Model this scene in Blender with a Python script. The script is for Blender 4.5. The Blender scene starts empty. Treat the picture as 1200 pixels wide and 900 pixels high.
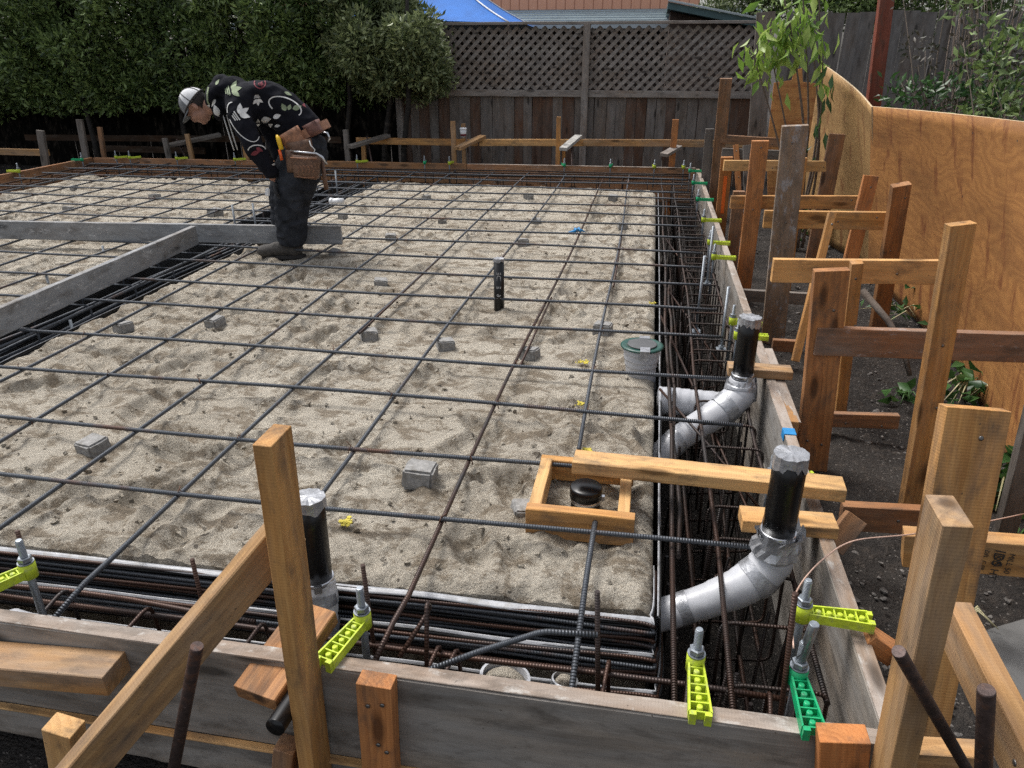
import bpy, bmesh, math, random
import numpy as np
from mathutils import Vector, Matrix, noise
from mathutils.bvhtree import BVHTree
R = math.radians
rnd = random.Random(7)
scn = bpy.context.scene
COL = scn.collection

# ------------------------------------------------------------------ camera
F_PX, CX, CY = 872.0, 600.0, 450.0
PITCH = math.atan(390.0/F_PX)
YAW = math.atan(170.0/math.hypot(F_PX, 390.0))
CAMH = 1.42                                   # above the sand
cd = bpy.data.cameras.new('camera'); cam = bpy.data.objects.new('camera', cd); COL.objects.link(cam)
cam.location = (0, 0, CAMH)
cam.rotation_euler = (math.pi/2-PITCH, 0, YAW)
cd.sensor_width = 36; cd.lens = 36*F_PX/1200; cd.clip_start = .02; cd.clip_end = 400
scn.camera = cam
_fw = Vector((-math.sin(YAW)*math.cos(PITCH), math.cos(YAW)*math.cos(PITCH), -math.sin(PITCH)))
_rt = Vector((math.cos(YAW), math.sin(YAW), 0)); _up = _rt.cross(_fw)
def ray(px, py): return _fw*F_PX+_rt*(px-CX)-_up*(py-CY)
def AZ(px, py, z):                            # measured point at a known height
    d = ray(px, py); return Vector((0,0,CAMH))+d*((z-CAMH)/d.z)
def AY(px, py, y):                            # measured point at a known distance
    d = ray(px, py); return Vector((0,0,CAMH))+d*(y/d.y)
V = Vector

# ------------------------------------------------------------------ tagging
def tag(o, label=None, cat=None, group=None, kind=None):
    if label: o['label'] = label
    if cat: o['category'] = cat
    if group: o['group'] = group
    if kind: o['kind'] = kind
    return o
def empty(name, loc=(0,0,0), label=None, cat=None, group=None, rz=0):
    o = bpy.data.objects.new(name, None); COL.objects.link(o); o.location = loc; o.rotation_euler.z = rz
    o.empty_display_size = .05
    return tag(o, label, cat, group)
def link(name, me, mat=None, parent=None, smooth=False):
    o = bpy.data.objects.new(name, me); COL.objects.link(o)
    if mat is not None and len(me.materials) == 0: me.materials.append(mat)
    if parent is not None: o.parent = parent
    if smooth:
        for p in me.polygons: p.use_smooth = True
    return o

# ------------------------------------------------------------------ materials
class NT:
    def __init__(s, name):
        s.m = bpy.data.materials.new(name); s.m.use_nodes = True; s.t = s.m.node_tree; s.n = s.t.nodes; s.l = s.t.links
        s.b = s.n['Principled BSDF']; s.out = s.n['Material Output']
    def nd(s, typ, **kw):
        n = s.n.new(typ)
        for k, v in kw.items():
            if isinstance(k, str) and k.startswith('i_'): n.inputs[k[2:].replace('_', ' ')].default_value = v
            else: setattr(n, k, v)
        return n
    def noise(s, vec, scale, detail=3, rough=.55, dist=0):
        n = s.nd('ShaderNodeTexNoise'); n.inputs['Scale'].default_value = scale; n.inputs['Detail'].default_value = detail
        n.inputs['Roughness'].default_value = rough; n.inputs['Distortion'].default_value = dist
        if vec is not None: s.l.new(vec, n.inputs['Vector'])
        return n.outputs['Fac']
    def ramp(s, fac, stops):
        n = s.nd('ShaderNodeValToRGB'); e = n.color_ramp.elements
        while len(e) < len(stops): e.new(.5)
        for i, (p, c) in enumerate(stops):
            e[i].position = p; e[i].color = (c, c, c, 1) if isinstance(c, (int, float)) else (*c, 1)
        s.l.new(fac, n.inputs['Fac']); return n.outputs['Color']
    def mix(s, fac, a, b, mode='MIX'):
        n = s.nd('ShaderNodeMix', data_type='RGBA', blend_type=mode)
        for i, v in ((0, fac), (6, a), (7, b)):
            if isinstance(v, (int, float)): n.inputs[i].default_value = v if i == 0 else (v, v, v, 1)
            elif isinstance(v, (tuple, list)): n.inputs[i].default_value = (*v, 1)
            else: s.l.new(v, n.inputs[i])
        return n.outputs[2]
    def math(s, op, a, b=0.0):
        n = s.nd('ShaderNodeMath', operation=op)
        for i, v in ((0, a), (1, b)):
            if isinstance(v, (int, float)): n.inputs[i].default_value = v
            else: s.l.new(v, n.inputs[i])
        return n.outputs[0]
    def mapping(s, vec, scale=(1,1,1), loc=(0,0,0), rot=(0,0,0)):
        n = s.nd('ShaderNodeMapping'); n.inputs['Scale'].default_value = scale; n.inputs['Location'].default_value = loc
        n.inputs['Rotation'].default_value = rot; s.l.new(vec, n.inputs['Vector']); return n.outputs['Vector']
    def objvec(s, randomise=True):
        tc = s.nd('ShaderNodeTexCoord')
        if not randomise: return tc.outputs['Object']
        oi = s.nd('ShaderNodeObjectInfo')
        cm = s.nd('ShaderNodeCombineXYZ')
        for i, k in enumerate((37.0, 0.0, 0.0)): s.l.new(s.math('MULTIPLY', oi.outputs['Random'], k), cm.inputs[i])
        va = s.nd('ShaderNodeVectorMath', operation='ADD'); s.l.new(tc.outputs['Object'], va.inputs[0]); s.l.new(cm.outputs[0], va.inputs[1])
        return va.outputs[0]
    def bump(s, h, strength=.3, dist=.01, prev=None):
        n = s.nd('ShaderNodeBump'); n.inputs['Strength'].default_value = strength; n.inputs['Distance'].default_value = dist
        s.l.new(h, n.inputs['Height'])
        if prev is not None: s.l.new(prev, n.inputs['Normal'])
        return n.outputs['Normal']
    def fin(s, color, rough=.7, normal=None, metal=None, spec=None):
        if isinstance(color, (tuple, list)): s.b.inputs['Base Color'].default_value = (*color, 1)
        else: s.l.new(color, s.b.inputs['Base Color'])
        if isinstance(rough, (int, float)): s.b.inputs['Roughness'].default_value = rough
        else: s.l.new(rough, s.b.inputs['Roughness'])
        if normal is not None: s.l.new(normal, s.b.inputs['Normal'])
        if metal is not None: s.b.inputs['Metallic'].default_value = metal
        if spec is not None: s.b.inputs['Specular IOR Level'].default_value = spec
        return s.m

def wood(name, light, dark, grey=(.22,.20,.18), weather=.25, stain=.3, ring=26, splash=0.0, splashcol=(.5,.48,.45), rough=.75, spec=.3):
    """lumber: growth rings that run along local X, stains, weathering, knots"""
    t = NT(name); v = t.objvec()
    warp = t.nd('ShaderNodeTexNoise'); warp.inputs['Scale'].default_value = 1; warp.inputs['Detail'].default_value = 2
    t.l.new(t.mapping(v, (1.3,5,5)), warp.inputs['Vector'])
    ws = t.nd('ShaderNodeVectorMath', operation='SCALE'); ws.inputs['Scale'].default_value = .075; t.l.new(warp.outputs['Color'], ws.inputs[0])
    vv = t.nd('ShaderNodeVectorMath', operation='ADD'); t.l.new(v, vv.inputs[0]); t.l.new(ws.outputs[0], vv.inputs[1])
    w = t.nd('ShaderNodeTexWave', wave_type='RINGS', rings_direction='X', wave_profile='SAW')
    w.inputs['Scale'].default_value = ring*.62; w.inputs['Distortion'].default_value = 1.6; w.inputs['Detail'].default_value = 3; w.inputs['Detail Scale'].default_value = 1.6
    t.l.new(t.mapping(vv.outputs[0], (.10,1,1), (0,.035,.05)), w.inputs['Vector'])
    fine = t.noise(t.mapping(v, (3,140,140)), 1.6, 4, .7)
    blot = t.noise(t.mapping(v, (2.2,9,9)), 1.4, 5, .6)
    blot2 = t.noise(t.mapping(v, (1.1,5,5), (3,1,2)), 2.2, 5, .65, .4)
    patchy = t.noise(t.mapping(v, (2.5,14,14), (1,7,4)), 1.2, 3, .6)
    wf = t.math('MULTIPLY', t.ramp(w.outputs['Fac'], [(.25,0),(.9,1)]), t.ramp(patchy, [(.3,.15),(.7,.95)]))
    g = t.math('ADD', t.math('MULTIPLY', wf, .6), t.math('MULTIPLY', t.ramp(fine, [(.34,0),(.68,1)]), .42))
    saw = t.nd('ShaderNodeTexWave', wave_type='BANDS', bands_direction='X'); saw.inputs['Scale'].default_value = 42; saw.inputs['Distortion'].default_value = 2.5; saw.inputs['Detail'].default_value = 2
    t.l.new(v, saw.inputs['Vector'])
    c = t.mix(g, light, dark)
    warm = t.noise(t.mapping(v, (.9,3,3), (9,2,6)), 1.6, 2, .5)
    c = t.mix(t.ramp(warm, [(.4,0),(.7,.55)]), c, (light[0]*.92, light[1]*.70, light[2]*.5))
    c = t.mix(t.ramp(blot, [(.42,0),(.72,stain)]), c, tuple(x*.45 for x in dark))
    c = t.mix(t.ramp(blot2, [(.5-.3*weather,0),(.75,min(1,weather*1.6))]), c, grey)
    # knots
    vo = t.nd('ShaderNodeTexVoronoi'); vo.inputs['Scale'].default_value = 1; t.l.new(t.mapping(v, (2.6,9,9), (7,3,1)), vo.inputs['Vector'])
    c = t.mix(t.ramp(vo.outputs['Distance'], [(.10,.85),(.2,0)]), c, tuple(x*.3 for x in dark))
    # dirt specks / nail holes
    sp = t.noise(v, 90, 2, .5)
    c = t.mix(t.ramp(sp, [(.71,0),(.76,.7)]), c, (.05,.035,.025))
    grime = t.noise(t.mapping(v, (4,10,10), (2,8,3)), 1.5, 6, .7, .3)
    c = t.mix(t.ramp(grime, [(.50,0),(.72,.75)]), c, (.075,.062,.05))
    if splash:
        s1 = t.noise(t.mapping(v, (6,12,12), (5,5,5)), 2.0, 6, .7)
        c = t.mix(t.ramp(s1, [(.62-.3*splash,0),(.72-.25*splash,.85)]), c, splashcol)
    n = t.bump(g, .35, .002); n = t.bump(blot, .25, .004, n); n = t.bump(saw.outputs['Fac'], .12, .0015, n)
    return t.fin(c, t.ramp(fine, [(.2,rough-.12),(.8,rough+.1)]), n, spec=spec)
M = {}
M['fir'] = wood('fir lumber', (0.575,0.316,0.109), (0.310,0.138,0.041), weather=.2, stain=.6)
M['fir_worn'] = wood('worn fir lumber', (0.494,0.299,0.132), (0.276,0.144,0.055), weather=.38, stain=.6)
M['pale'] = wood('pale new lumber', (0.690,0.431,0.184), (0.437,0.236,0.086), weather=.15, stain=.45)
M['red'] = wood('red orange lumber', (.54,.24,.085), (.26,.095,.032), weather=.10, stain=.4, ring=44)
M['brown'] = wood('brown stained lumber', (0.345,0.178,0.083), (0.138,0.067,0.034), weather=.3, stain=.6)
M['brownorange'] = wood('orange brown lumber', (0.483,0.236,0.092), (0.196,0.086,0.037), weather=.15, stain=.6)
M['splashed'] = wood('brown lumber with grey smears', (0.310,0.172,0.098), (0.149,0.081,0.048), weather=.4, stain=.5, splash=.15, splashcol=(.34,.32,.32))
M['greyed'] = wood('greyed lumber', (0.345,0.230,0.132), (0.172,0.109,0.063), weather=.6, stain=.5, splash=.28, splashcol=(.33,.33,.34))
M['old'] = wood('old weathered board', (.17,.155,.14), (.08,.07,.062), weather=.5, stain=.6)
M['form'] = wood('form board', (.31,.285,.25), (.12,.105,.09), grey=(.31,.30,.285), weather=.5, stain=.8, ring=18)
M['form_red'] = wood('reddish form board', (.42,.225,.115), (.20,.095,.048), weather=.2, stain=.5, splash=.1)
M['steelwood'] = wood('cement stained screed board', (.24,.245,.25), (.15,.155,.16), grey=(.30,.31,.32), weather=.7, stain=.2, ring=8, splash=.2, splashcol=(.42,.42,.42))
M['formtop'] = wood('cement splashed board edge', (.30,.24,.19), (.19,.14,.105), grey=(.42,.39,.36), weather=.5, stain=.6, splash=.22, splashcol=(.42,.40,.37))
M['fence'] = wood('fence board', (.17,.15,.135), (.07,.058,.05), grey=(.20,.187,.178), weather=.5, stain=.6, ring=20)
M['fence_brown'] = wood('brown fence board', (.13,.07,.042), (.045,.025,.018), grey=(.15,.135,.125), weather=.35, stain=.6, ring=20)
M['fence_dark'] = wood('nearly black old fence board', (.006,.0055,.005), (.003,.003,.003), grey=(.005,.005,.005), weather=.3, stain=.6, spec=.04)  # gloom under the hedge is put into the board colour
M['rust_post'] = wood('rust red post', (.26,.075,.045), (.14,.042,.028), weather=.1, stain=.4)
M['fence_grey'] = wood('dark grey tall fence board', (.16,.15,.145), (.06,.055,.052), grey=(.20,.19,.18), weather=.5, stain=.6, ring=20)
M['dim'] = wood('dark old rail lumber', (.045,.026,.015), (.022,.013,.008), grey=(.05,.045,.04), weather=.2, stain=.6, spec=.1)  # rail colour darkened to carry the shade below the trees
M['trim'] = wood('grey lattice wood', (.25,.222,.20), (.13,.11,.10), grey=(.30,.285,.27), weather=.5, stain=.4)

def simple(name, col, rough=.5, metal=0, var=.25, scale=20, bump=.0, spec=.5, dirt=None):
    t = NT(name); v = t.objvec(False)
    n = t.noise(v, scale, 4, .6)
    c = t.mix(t.ramp(n, [(.35,0),(.7,1)]), tuple(x*(1-var) for x in col), tuple(min(1,x*(1+var*.5)) for x in col))
    if dirt: c = t.mix(t.ramp(t.noise(v, scale*.6, 5, .7), [(.52,0),(.68,.75)]), c, dirt)
    nn = t.bump(n, bump, .004) if bump else None
    return t.fin(c, rough, nn, metal, spec)
M['abs'] = simple('black pipe plastic', (.006,.006,.0065), .32, 0, .3, 8, spec=.4, dirt=(.035,.033,.03))
M['tape'] = simple('silver duct tape', (.40,.41,.43), .36, .5, .3, 30, .9, dirt=(.22,.22,.23))
M['foam'] = simple('grey foam wrap', (.44,.45,.475), .38, 0, .08, 30, .15)
M['bag'] = simple('white wrap', (.55,.55,.55), .5, 0, .3, 25, .8, dirt=(.3,.29,.28))
M['galv'] = simple('galvanised steel', (.30,.33,.36), .42, .75, .3, 60)
M['lime'] = simple('lime plastic', (.50,.62,.03), .55, 0, .2, 70, .4, dirt=(.30,.33,.12))
M['green'] = simple('green plastic', (.005,.36,.14), .38, 0, .15, 40, dirt=(.03,.16,.08))
M['teal'] = simple('dark green plastic ring', (.012,.07,.055), .4, 0, .2, 40, dirt=(.12,.12,.1))
M['conc'] = simple('concrete block', (.27,.265,.255), .9, 0, .3, 60, .8, dirt=(.15,.14,.12))
M['slab'] = simple('old concrete', (.115,.115,.112), .9, 0, .35, 9, .6, dirt=(.07,.068,.06))
M['black_sheet'] = simple('black membrane', (.008,.0085,.009), .42, 0, .4, 30, .3, spec=.4)
M['white_sheet'] = simple('white sheet edge', (.36,.37,.39), .4, 0, .3, 25, .4, dirt=(.25,.24,.22))
M['wire'] = simple('rusty tie wire', (.13,.065,.04), .6, .4, .3, 80)
M['copper'] = simple('pale copper wire', (.62,.42,.33), .4, .2, .15, 30)
M['stake'] = simple('rusty steel stake', (.085,.058,.052), .55, .45, .4, 60, .6, dirt=(.15,.07,.04))
M['blue'] = simple('blue tape', (.02,.22,.50), .5, 0, .15, 40)
M['white'] = simple('white plastic', (.75,.76,.77), .4, 0, .1, 20)
M['yellowpaint'] = simple('yellow paint', (.55,.46,.06), .8, 0, .2, 60)
M['orange'] = simple('orange marking paint', (.85,.16,.02), .6, 0, .2, 60)
M['ink'] = simple('black ink', (.02,.018,.016), .7, 0, .2, 60)
M['leather'] = simple('brown leather', (.16,.085,.05), .6, 0, .4, 40, .5, dirt=(.06,.035,.025))
M['leather_light'] = simple('tan leather', (.30,.14,.075), .6, 0, .35, 40, .4)
M['skin'] = simple('skin', (.36,.19,.13), .55, 0, .15, 20)
M['hair'] = simple('dark hair', (.02,.015,.012), .7, 0, .3, 200, .5)
M['cap_white'] = simple('white cap cloth', (.62,.63,.64), .85, 0, .12, 40, .2)
M['cap_grey'] = simple('grey cap cloth', (.16,.17,.18), .85, 0, .15, 40, .2)
M['hoodie'] = simple('black sweatshirt cloth', (.010,.0105,.015), .95, 0, .3, 18, .3, spec=.15)
M['denim'] = simple('dark work denim', (.030,.033,.040), .95, 0, .55, 11, .4, spec=.15)
M['boot'] = simple('dusty dark boot', (.055,.05,.045), .8, 0, .4, 30, .4)
M['glove'] = simple('black glove', (.018,.018,.02), .8, 0, .3, 50, .3)
M['print_white'] = simple('white print', (.66,.66,.64), .9, 0, .1, 20)
M['print_sage'] = simple('sage print', (.25,.30,.19), .9, 0, .25, 30)
M['print_red'] = simple('dull red print', (.17,.03,.04), .9, 0, .2, 30)
M['ducksteel'] = simple('polished steel', (.55,.56,.58), .25, .9, .1, 20)
M['yellow'] = simple('yellow plastic', (.80,.50,.02), .4, 0, .1, 20)
M['screw'] = simple('screw head steel', (.22,.21,.20), .35, .8, .2, 50)

def m_rebar(name, base, rust, amount):
    t = NT(name); v = t.objvec(True)
    uv = t.nd('ShaderNodeTexCoord').outputs['UV']
    w = t.nd('ShaderNodeTexWave', wave_type='BANDS', bands_direction='X', wave_profile='SIN')
    w.inputs['Scale'].default_value = 38; t.l.new(uv, w.inputs['Vector'])
    n1 = t.noise(v, 2.2, 5, .65); n2 = t.noise(v, 60, 3, .6)
    c = t.mix(n2, tuple(x*.7 for x in base), tuple(x*1.3 for x in base))
    c = t.mix(t.ramp(n1, [(.62-amount*.5,0),(.72-amount*.3,.9)]), c, t.mix(n2, rust, tuple(x*.5 for x in rust)))
    nn = t.bump(w.outputs['Fac'], .7 if amount < .5 else .3, .003)
    return t.fin(c, .42, nn, .45)
M['rebar'] = m_rebar('steel rebar', (.070,.078,.090), (.15,.075,.045), .10)
M['rebar_rust'] = m_rebar('rusty rebar', (.035,.031,.031), (.075,.034,.020), .6)
M['rebar_mid'] = m_rebar('dim rusty rebar', (.026,.023,.022), (.055,.026,.016), .45)  # darker copy of the rusty rebar, trench shade mixed into its colour
M['rebar_dark'] = m_rebar('dark wet rebar', (.011,.010,.010), (.022,.012,.009), .5)  # bar colour taken near black to paint in the deep trench shade

def m_sand():
    t = NT('damp sand'); v = t.objvec(False)
    n1 = t.noise(v, 1.1, 5, .6); n2 = t.noise(v, 11, 7, .75, .3); n3 = t.noise(v, 260, 2, .6); n4 = t.noise(v, 60, 6, .75)
    n5 = t.noise(t.mapping(v, (2.0,3.6,1)), 2.6, 7, .72, .25)
    c = t.mix(t.ramp(n1, [(.35,0),(.65,1)]), (.395,.355,.29), (.53,.488,.41))
    c = t.mix(t.ramp(n5, [(.51,0),(.58,.85)]), c, (.18,.145,.105))
    c = t.mix(t.ramp(n2, [(.53,0),(.60,.75)]), c, (.19,.155,.112))
    c = t.mix(t.ramp(n4, [(.54,0),(.70,.6)]), c, (.21,.165,.115))
    c = t.mix(t.ramp(n3, [(.35,.55),(.5,0)]), c, (.17,.13,.09))
    c = t.mix(t.ramp(n3, [(.6,0),(.72,.6)]), c, (.62,.55,.44))
    pb = t.noise(v, 34, 1, .4)
    c = t.mix(t.ramp(pb, [(.74,0),(.76,.85)]), c, (.07,.06,.05))
    n = t.bump(n2, .75, .028); n = t.bump(n5, .3, .025, n); n = t.bump(n4, 1.0, .015, n); n = t.bump(n3, .6, .003, n)
    return t.fin(c, .95, n, spec=.2)
M['sand'] = m_sand()
def m_soil():
    t = NT('dark soil'); v = t.objvec(False)
    n1 = t.noise(v, 1.4, 4, .6); n2 = t.noise(v, 22, 6, .75); n3 = t.noise(v, 130, 2, .6)
    vo = t.nd('ShaderNodeTexVoronoi'); vo.inputs['Scale'].default_value = 75; t.l.new(v, vo.inputs['Vector'])
    c = t.mix(t.ramp(n1, [(.35,0),(.65,1)]), (.020,.018,.017), (.042,.037,.033))
    c = t.mix(t.ramp(n2, [(.5,0),(.7,.7)]), c, (.085,.070,.058))
    bw = t.nd('ShaderNodeRGBToBW'); t.l.new(vo.outputs['Color'], bw.inputs[0])
    c = t.mix(t.math('MULTIPLY', t.ramp(vo.outputs['Distance'], [(.22,1),(.34,0)]), t.ramp(bw.outputs[0], [(.66,0),(.74,.9)])), c, (.17,.155,.14))
    n = t.bump(n2, 1, .03); n = t.bump(vo.outputs['Distance'], .5, .012, n); n = t.bump(n3, .6, .006, n)
    return t.fin(c, .9, n, spec=.25)
M['soil'] = m_soil()
def m_ply(name, a, b, vertical=0.0):
    t = NT(name); v = t.nd('ShaderNodeTexCoord').outputs['UV']
    wn = t.nd('ShaderNodeTexNoise'); wn.inputs['Scale'].default_value = 1.0; wn.inputs['Detail'].default_value = 3; wn.inputs['Roughness'].default_value = .5
    t.l.new(t.mapping(v, (1.9,3.6,1)), wn.inputs['Vector'])
    w = t.nd('ShaderNodeTexWave', wave_type='BANDS', bands_direction='Y', wave_profile='SIN'); w.inputs['Scale'].default_value = 3.6
    ad = t.nd('ShaderNodeVectorMath', operation='SCALE'); ad.inputs['Scale'].default_value = 1.25; t.l.new(wn.outputs['Color'], ad.inputs[0])
    a2 = t.nd('ShaderNodeVectorMath', operation='ADD'); t.l.new(v, a2.inputs[0]); t.l.new(ad.outputs[0], a2.inputs[1]); t.l.new(a2.outputs[0], w.inputs['Vector'])
    fine = t.noise(t.mapping(v, (3,90,1)), 2, 4, .7)
    blot = t.noise(t.mapping(v, (1.2,2.6,1), (4,1,0)), 1.7, 5, .62, .6)
    c = t.mix(t.math('ADD', t.math('MULTIPLY', w.outputs['Fac'], .33), t.math('MULTIPLY', fine, .55)), a, b)
    c = t.mix(t.ramp(blot, [(.45,0),(.72,.6)]), c, tuple(x*.5 for x in b))
    st = t.noise(t.mapping(v, (7,1.1,1), (2,9,0)), 2.1, 5, .65, .5)
    c = t.mix(t.ramp(st, [(.56,0),(.66,.7)]), c, (b[0]*.6, b[1]*.38, b[2]*.35))
    c = t.mix(t.ramp(t.noise(t.mapping(v,(9,30,1)), 2.2, 3, .6), [(.74,0),(.78,.8)]), c, (.03,.022,.015))
    n = t.bump(fine, .2, .003); n = t.bump(st, .5, .02, n)
    return t.fin(c, .68, n)
M['ply'] = m_ply('stained plywood', (.44,.205,.058), (.22,.085,.022))
M['ply_orange'] = m_ply('orange plywood', (.60,.29,.09), (.40,.16,.045))
M['ply_edge'] = simple('plywood edge', (.55,.42,.26), .8, 0, .3, 50)
def m_leaf(name, a, b, rough=.45, trans=.25):
    t = NT(name); g = t.nd('ShaderNodeNewGeometry')
    c = t.mix(g.outputs['Random Per Island'], a, b)
    t.fin(c, rough, spec=.5)
    tr = t.nd('ShaderNodeBsdfTranslucent'); t.l.new(c, tr.inputs['Color'])
    mx = t.nd('ShaderNodeMixShader'); mx.inputs[0].default_value = trans
    t.l.new(t.b.outputs[0], mx.inputs[1]); t.l.new(tr.outputs[0], mx.inputs[2]); t.l.new(mx.outputs[0], t.out.inputs['Surface'])
    return t.m
M['leaf_a'] = m_leaf('dark green leaves', (.022,.05,.014), (.25,.35,.11))
M['leaf_b'] = m_leaf('olive green leaves', (.035,.058,.02), (.30,.35,.16))
M['leaf_c'] = m_leaf('deep green leaves', (.018,.045,.013), (.21,.30,.10))
M['leaf_light'] = m_leaf('fresh light green leaves', (.16,.30,.045), (.40,.52,.13), .4, .4)
M['leaf_mid'] = m_leaf('ground plant leaves', (.018,.055,.016), (.06,.14,.035), .4, .25)
M['leaf_purple'] = m_leaf('dull purple green leaves', (.022,.03,.015), (.075,.062,.045))
M['straw'] = m_leaf('dry stems', (.30,.27,.13), (.50,.45,.28), .7, .1)
M['bark'] = wood('bark', (.13,.11,.095), (.05,.042,.038), weather=.3, stain=.6)
M['bark_dark'] = wood('dark bark', (.022,.019,.017), (.010,.009,.008), grey=(.025,.023,.021), weather=.3, stain=.6)
M['twig'] = simple('pale twig bark', (.22,.175,.14), .8, 0, .3, 40)
M['tarp'] = simple('blue canopy cloth', (.018,.15,.52), .8, 0, .25, 2.5, .3)
M['seam'] = simple('white seam', (.7,.72,.75), .6)
def m_siding():
    t = NT('orange board siding'); v = t.objvec(False)
    w = t.nd('ShaderNodeTexWave', wave_type='BANDS', bands_direction='X', wave_profile='SAW'); w.inputs['Scale'].default_value = 1.6; t.l.new(v, w.inputs['Vector'])
    c = t.mix(t.noise(t.mapping(v,(6,6,1)), 3, 3), (.66,.31,.19), (.78,.42,.28))
    c = t.mix(t.ramp(w.outputs['Fac'], [(.86,0),(.93,.75)]), c, (.30,.11,.06))
    return t.fin(c, .8, t.bump(w.outputs['Fac'], .4, .02))
M['siding'] = m_siding()
M['roof_blue'] = simple('blue grey roof', (.13,.18,.20), .6, 0, .2, 4)
M['fascia'] = simple('teal fascia', (.06,.12,.13), .5, 0, .2, 6)
M['gutter'] = simple('pale gutter', (.42,.47,.50), .4, .2, .1, 6)
M['soffit'] = simple('dark brown soffit', (.05,.03,.022), .8)

# ------------------------------------------------------------------ mesh helpers
def box_bm(bm, sx, sy, sz, mtx=Matrix(), cuts=0, bevel=0.0):
    r = bmesh.ops.create_cube(bm, size=1.0, matrix=mtx @ Matrix.Diagonal((sx,sy,sz,1)))
    return r['verts']
def beam_mesh(L, w, t, bevel=.0025, warp=.002, seed=0, slices=None):
    """board along +X from 0 to L, w along Y, t along Z, with eased edges and a little warp"""
    n = max(2, min(40, int(L/.12)+1)) if slices is None else slices
    bm = bmesh.new(); r2 = random.Random(seed)
    rings = []
    b = min(bevel, t*.3)
    prof = [(-w/2+b,-t/2),(w/2-b,-t/2),(w/2,-t/2+b),(w/2,t/2-b),(w/2-b,t/2),(-w/2+b,t/2),(-w/2,t/2-b),(-w/2,-t/2+b)]
    px, py = r2.uniform(0,50), r2.uniform(0,50)
    for i in range(n+1):
        x = L*i/n
        oy = warp*noise.noise(V((x*.9+px, 1.3, 0)))*2; oz = warp*noise.noise(V((x*.9+py, 7.3, 0)))*2
        ring = []
        for (a, c) in prof:
            k = .0008*r2.uniform(-1,1)
            ring.append(bm.verts.new((x+(b if i == 0 and False else 0), a+oy+k, c+oz+k)))
        rings.append(ring)
    for i in range(n):
        for j in range(8):
            bm.faces.new((rings[i][j], rings[i][(j+1)%8], rings[i+1][(j+1)%8], rings[i+1][j]))
    # chamfered ends
    for ring, sx in ((rings[0], -1), (rings[-1], 1)):
        cap = []
        for v_ in ring:
            x, y, z = v_.co
            cap.append(bm.verts.new((x+sx*b*.5, y*(1-2*b/w*.6), z*(1-2*b/t*.6))))
        for j in range(8):
            f = (ring[j], ring[(j+1)%8], cap[(j+1)%8], cap[j])
            bm.faces.new(f if sx > 0 else f[::-1])
        bm.faces.new(cap if sx > 0 else cap[::-1])
    bmesh.ops.recalc_face_normals(bm, faces=bm.faces)
    me = bpy.data.meshes.new('board'); bm.to_mesh(me); bm.free()
    return me
def frame(A, B, wdir):
    x = (B-A).normalized(); y = wdir - x*wdir.dot(x); y.normalize(); z = x.cross(y)
    m = Matrix((x, y, z)).transposed().to_4x4(); m.translation = A
    return m
_seed = [0]
def beam(name, A, B, w, t, wdir, mat, label=None, cat=None, group=None, parent=None, bevel=.0025, warp=.002):
    A, B = V(A), V(B); _seed[0] += 1
    me = beam_mesh((B-A).length, w, t, bevel, warp, _seed[0])
    o = link(name, me, mat, parent)
    m = frame(A, B, V(wdir))
    o.matrix_world = m if parent is None else (parent.matrix_world.inverted() @ m if False else m)
    if parent is not None:
        o.matrix_basis = Matrix.Translation(-parent.location) @ m if parent.type == 'EMPTY' and parent.rotation_euler.z == 0 else m
    return tag(o, label, cat, group)
def tube_bm(bm, pts, r, sides=8, caps=True, uvl=None):
    pts = [V(p) for p in pts]; n = len(pts); rings = []
    rr = r if isinstance(r, (list, tuple)) else [r]*n
    t0 = (pts[1]-pts[0]).normalized(); ref = V((0,0,1)) if abs(t0.z) < .9 else V((1,0,0))
    nx = t0.cross(ref).normalized(); L = 0; Ls = [0]
    for i in range(n):
        if i == 0: t = t0
        elif i == n-1: t = (pts[i]-pts[i-1]).normalized()
        else: t = ((pts[i]-pts[i-1]).normalized()+(pts[i+1]-pts[i]).normalized()).normalized()
        nx = (nx - t*nx.dot(t)).normalized(); ny = t.cross(nx)
        rings.append([bm.verts.new(pts[i]+(nx*math.cos(2*math.pi*k/sides)+ny*math.sin(2*math.pi*k/sides))*rr[i]) for k in range(sides)])
        if i: L += (pts[i]-pts[i-1]).length; Ls.append(L)
    for i in range(n-1):
        for k in range(sides):
            f = bm.faces.new((rings[i][k], rings[i][(k+1)%sides], rings[i+1][(k+1)%sides], rings[i+1][k])); f.smooth = True
            if uvl is not None:
                for lp, (a, b_) in zip(f.loops, ((Ls[i],k),(Ls[i],k+1),(Ls[i+1],k+1),(Ls[i+1],k))): lp[uvl].uv = (a, b_/sides)
    if caps:
        bm.faces.new(rings[0][::-1]); bm.faces.new(rings[-1])
def tube(name, pts, r, mat, parent=None, sides=8):
    bm = bmesh.new(); uvl = bm.loops.layers.uv.new('UVMap'); o_ = V(pts[0]) if parent is None else V((0,0,0))
    tube_bm(bm, [V(p)-o_ for p in pts], r, sides, True, uvl)
    me = bpy.data.meshes.new(name); bm.to_mesh(me); bm.free()
    o = link(name, me, mat, parent); o.location = o_
    return o
def fillet(pts, r=.03, k=4):
    """round the corners of a polyline"""
    pts = [V(p) for p in pts]; out = [pts[0]]
    for i in range(1, len(pts)-1):
        a = (pts[i-1]-pts[i]); b = (pts[i+1]-pts[i]); rr = min(r, a.length*.45, b.length*.45)
        p0 = pts[i]+a.normalized()*rr; p1 = pts[i]+b.normalized()*rr
        for j in range(k+1):
            s = j/k; out.append(p0*(1-s)**2+pts[i]*2*s*(1-s)+p1*s*s)
    out.append(pts[-1]); return out
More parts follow.
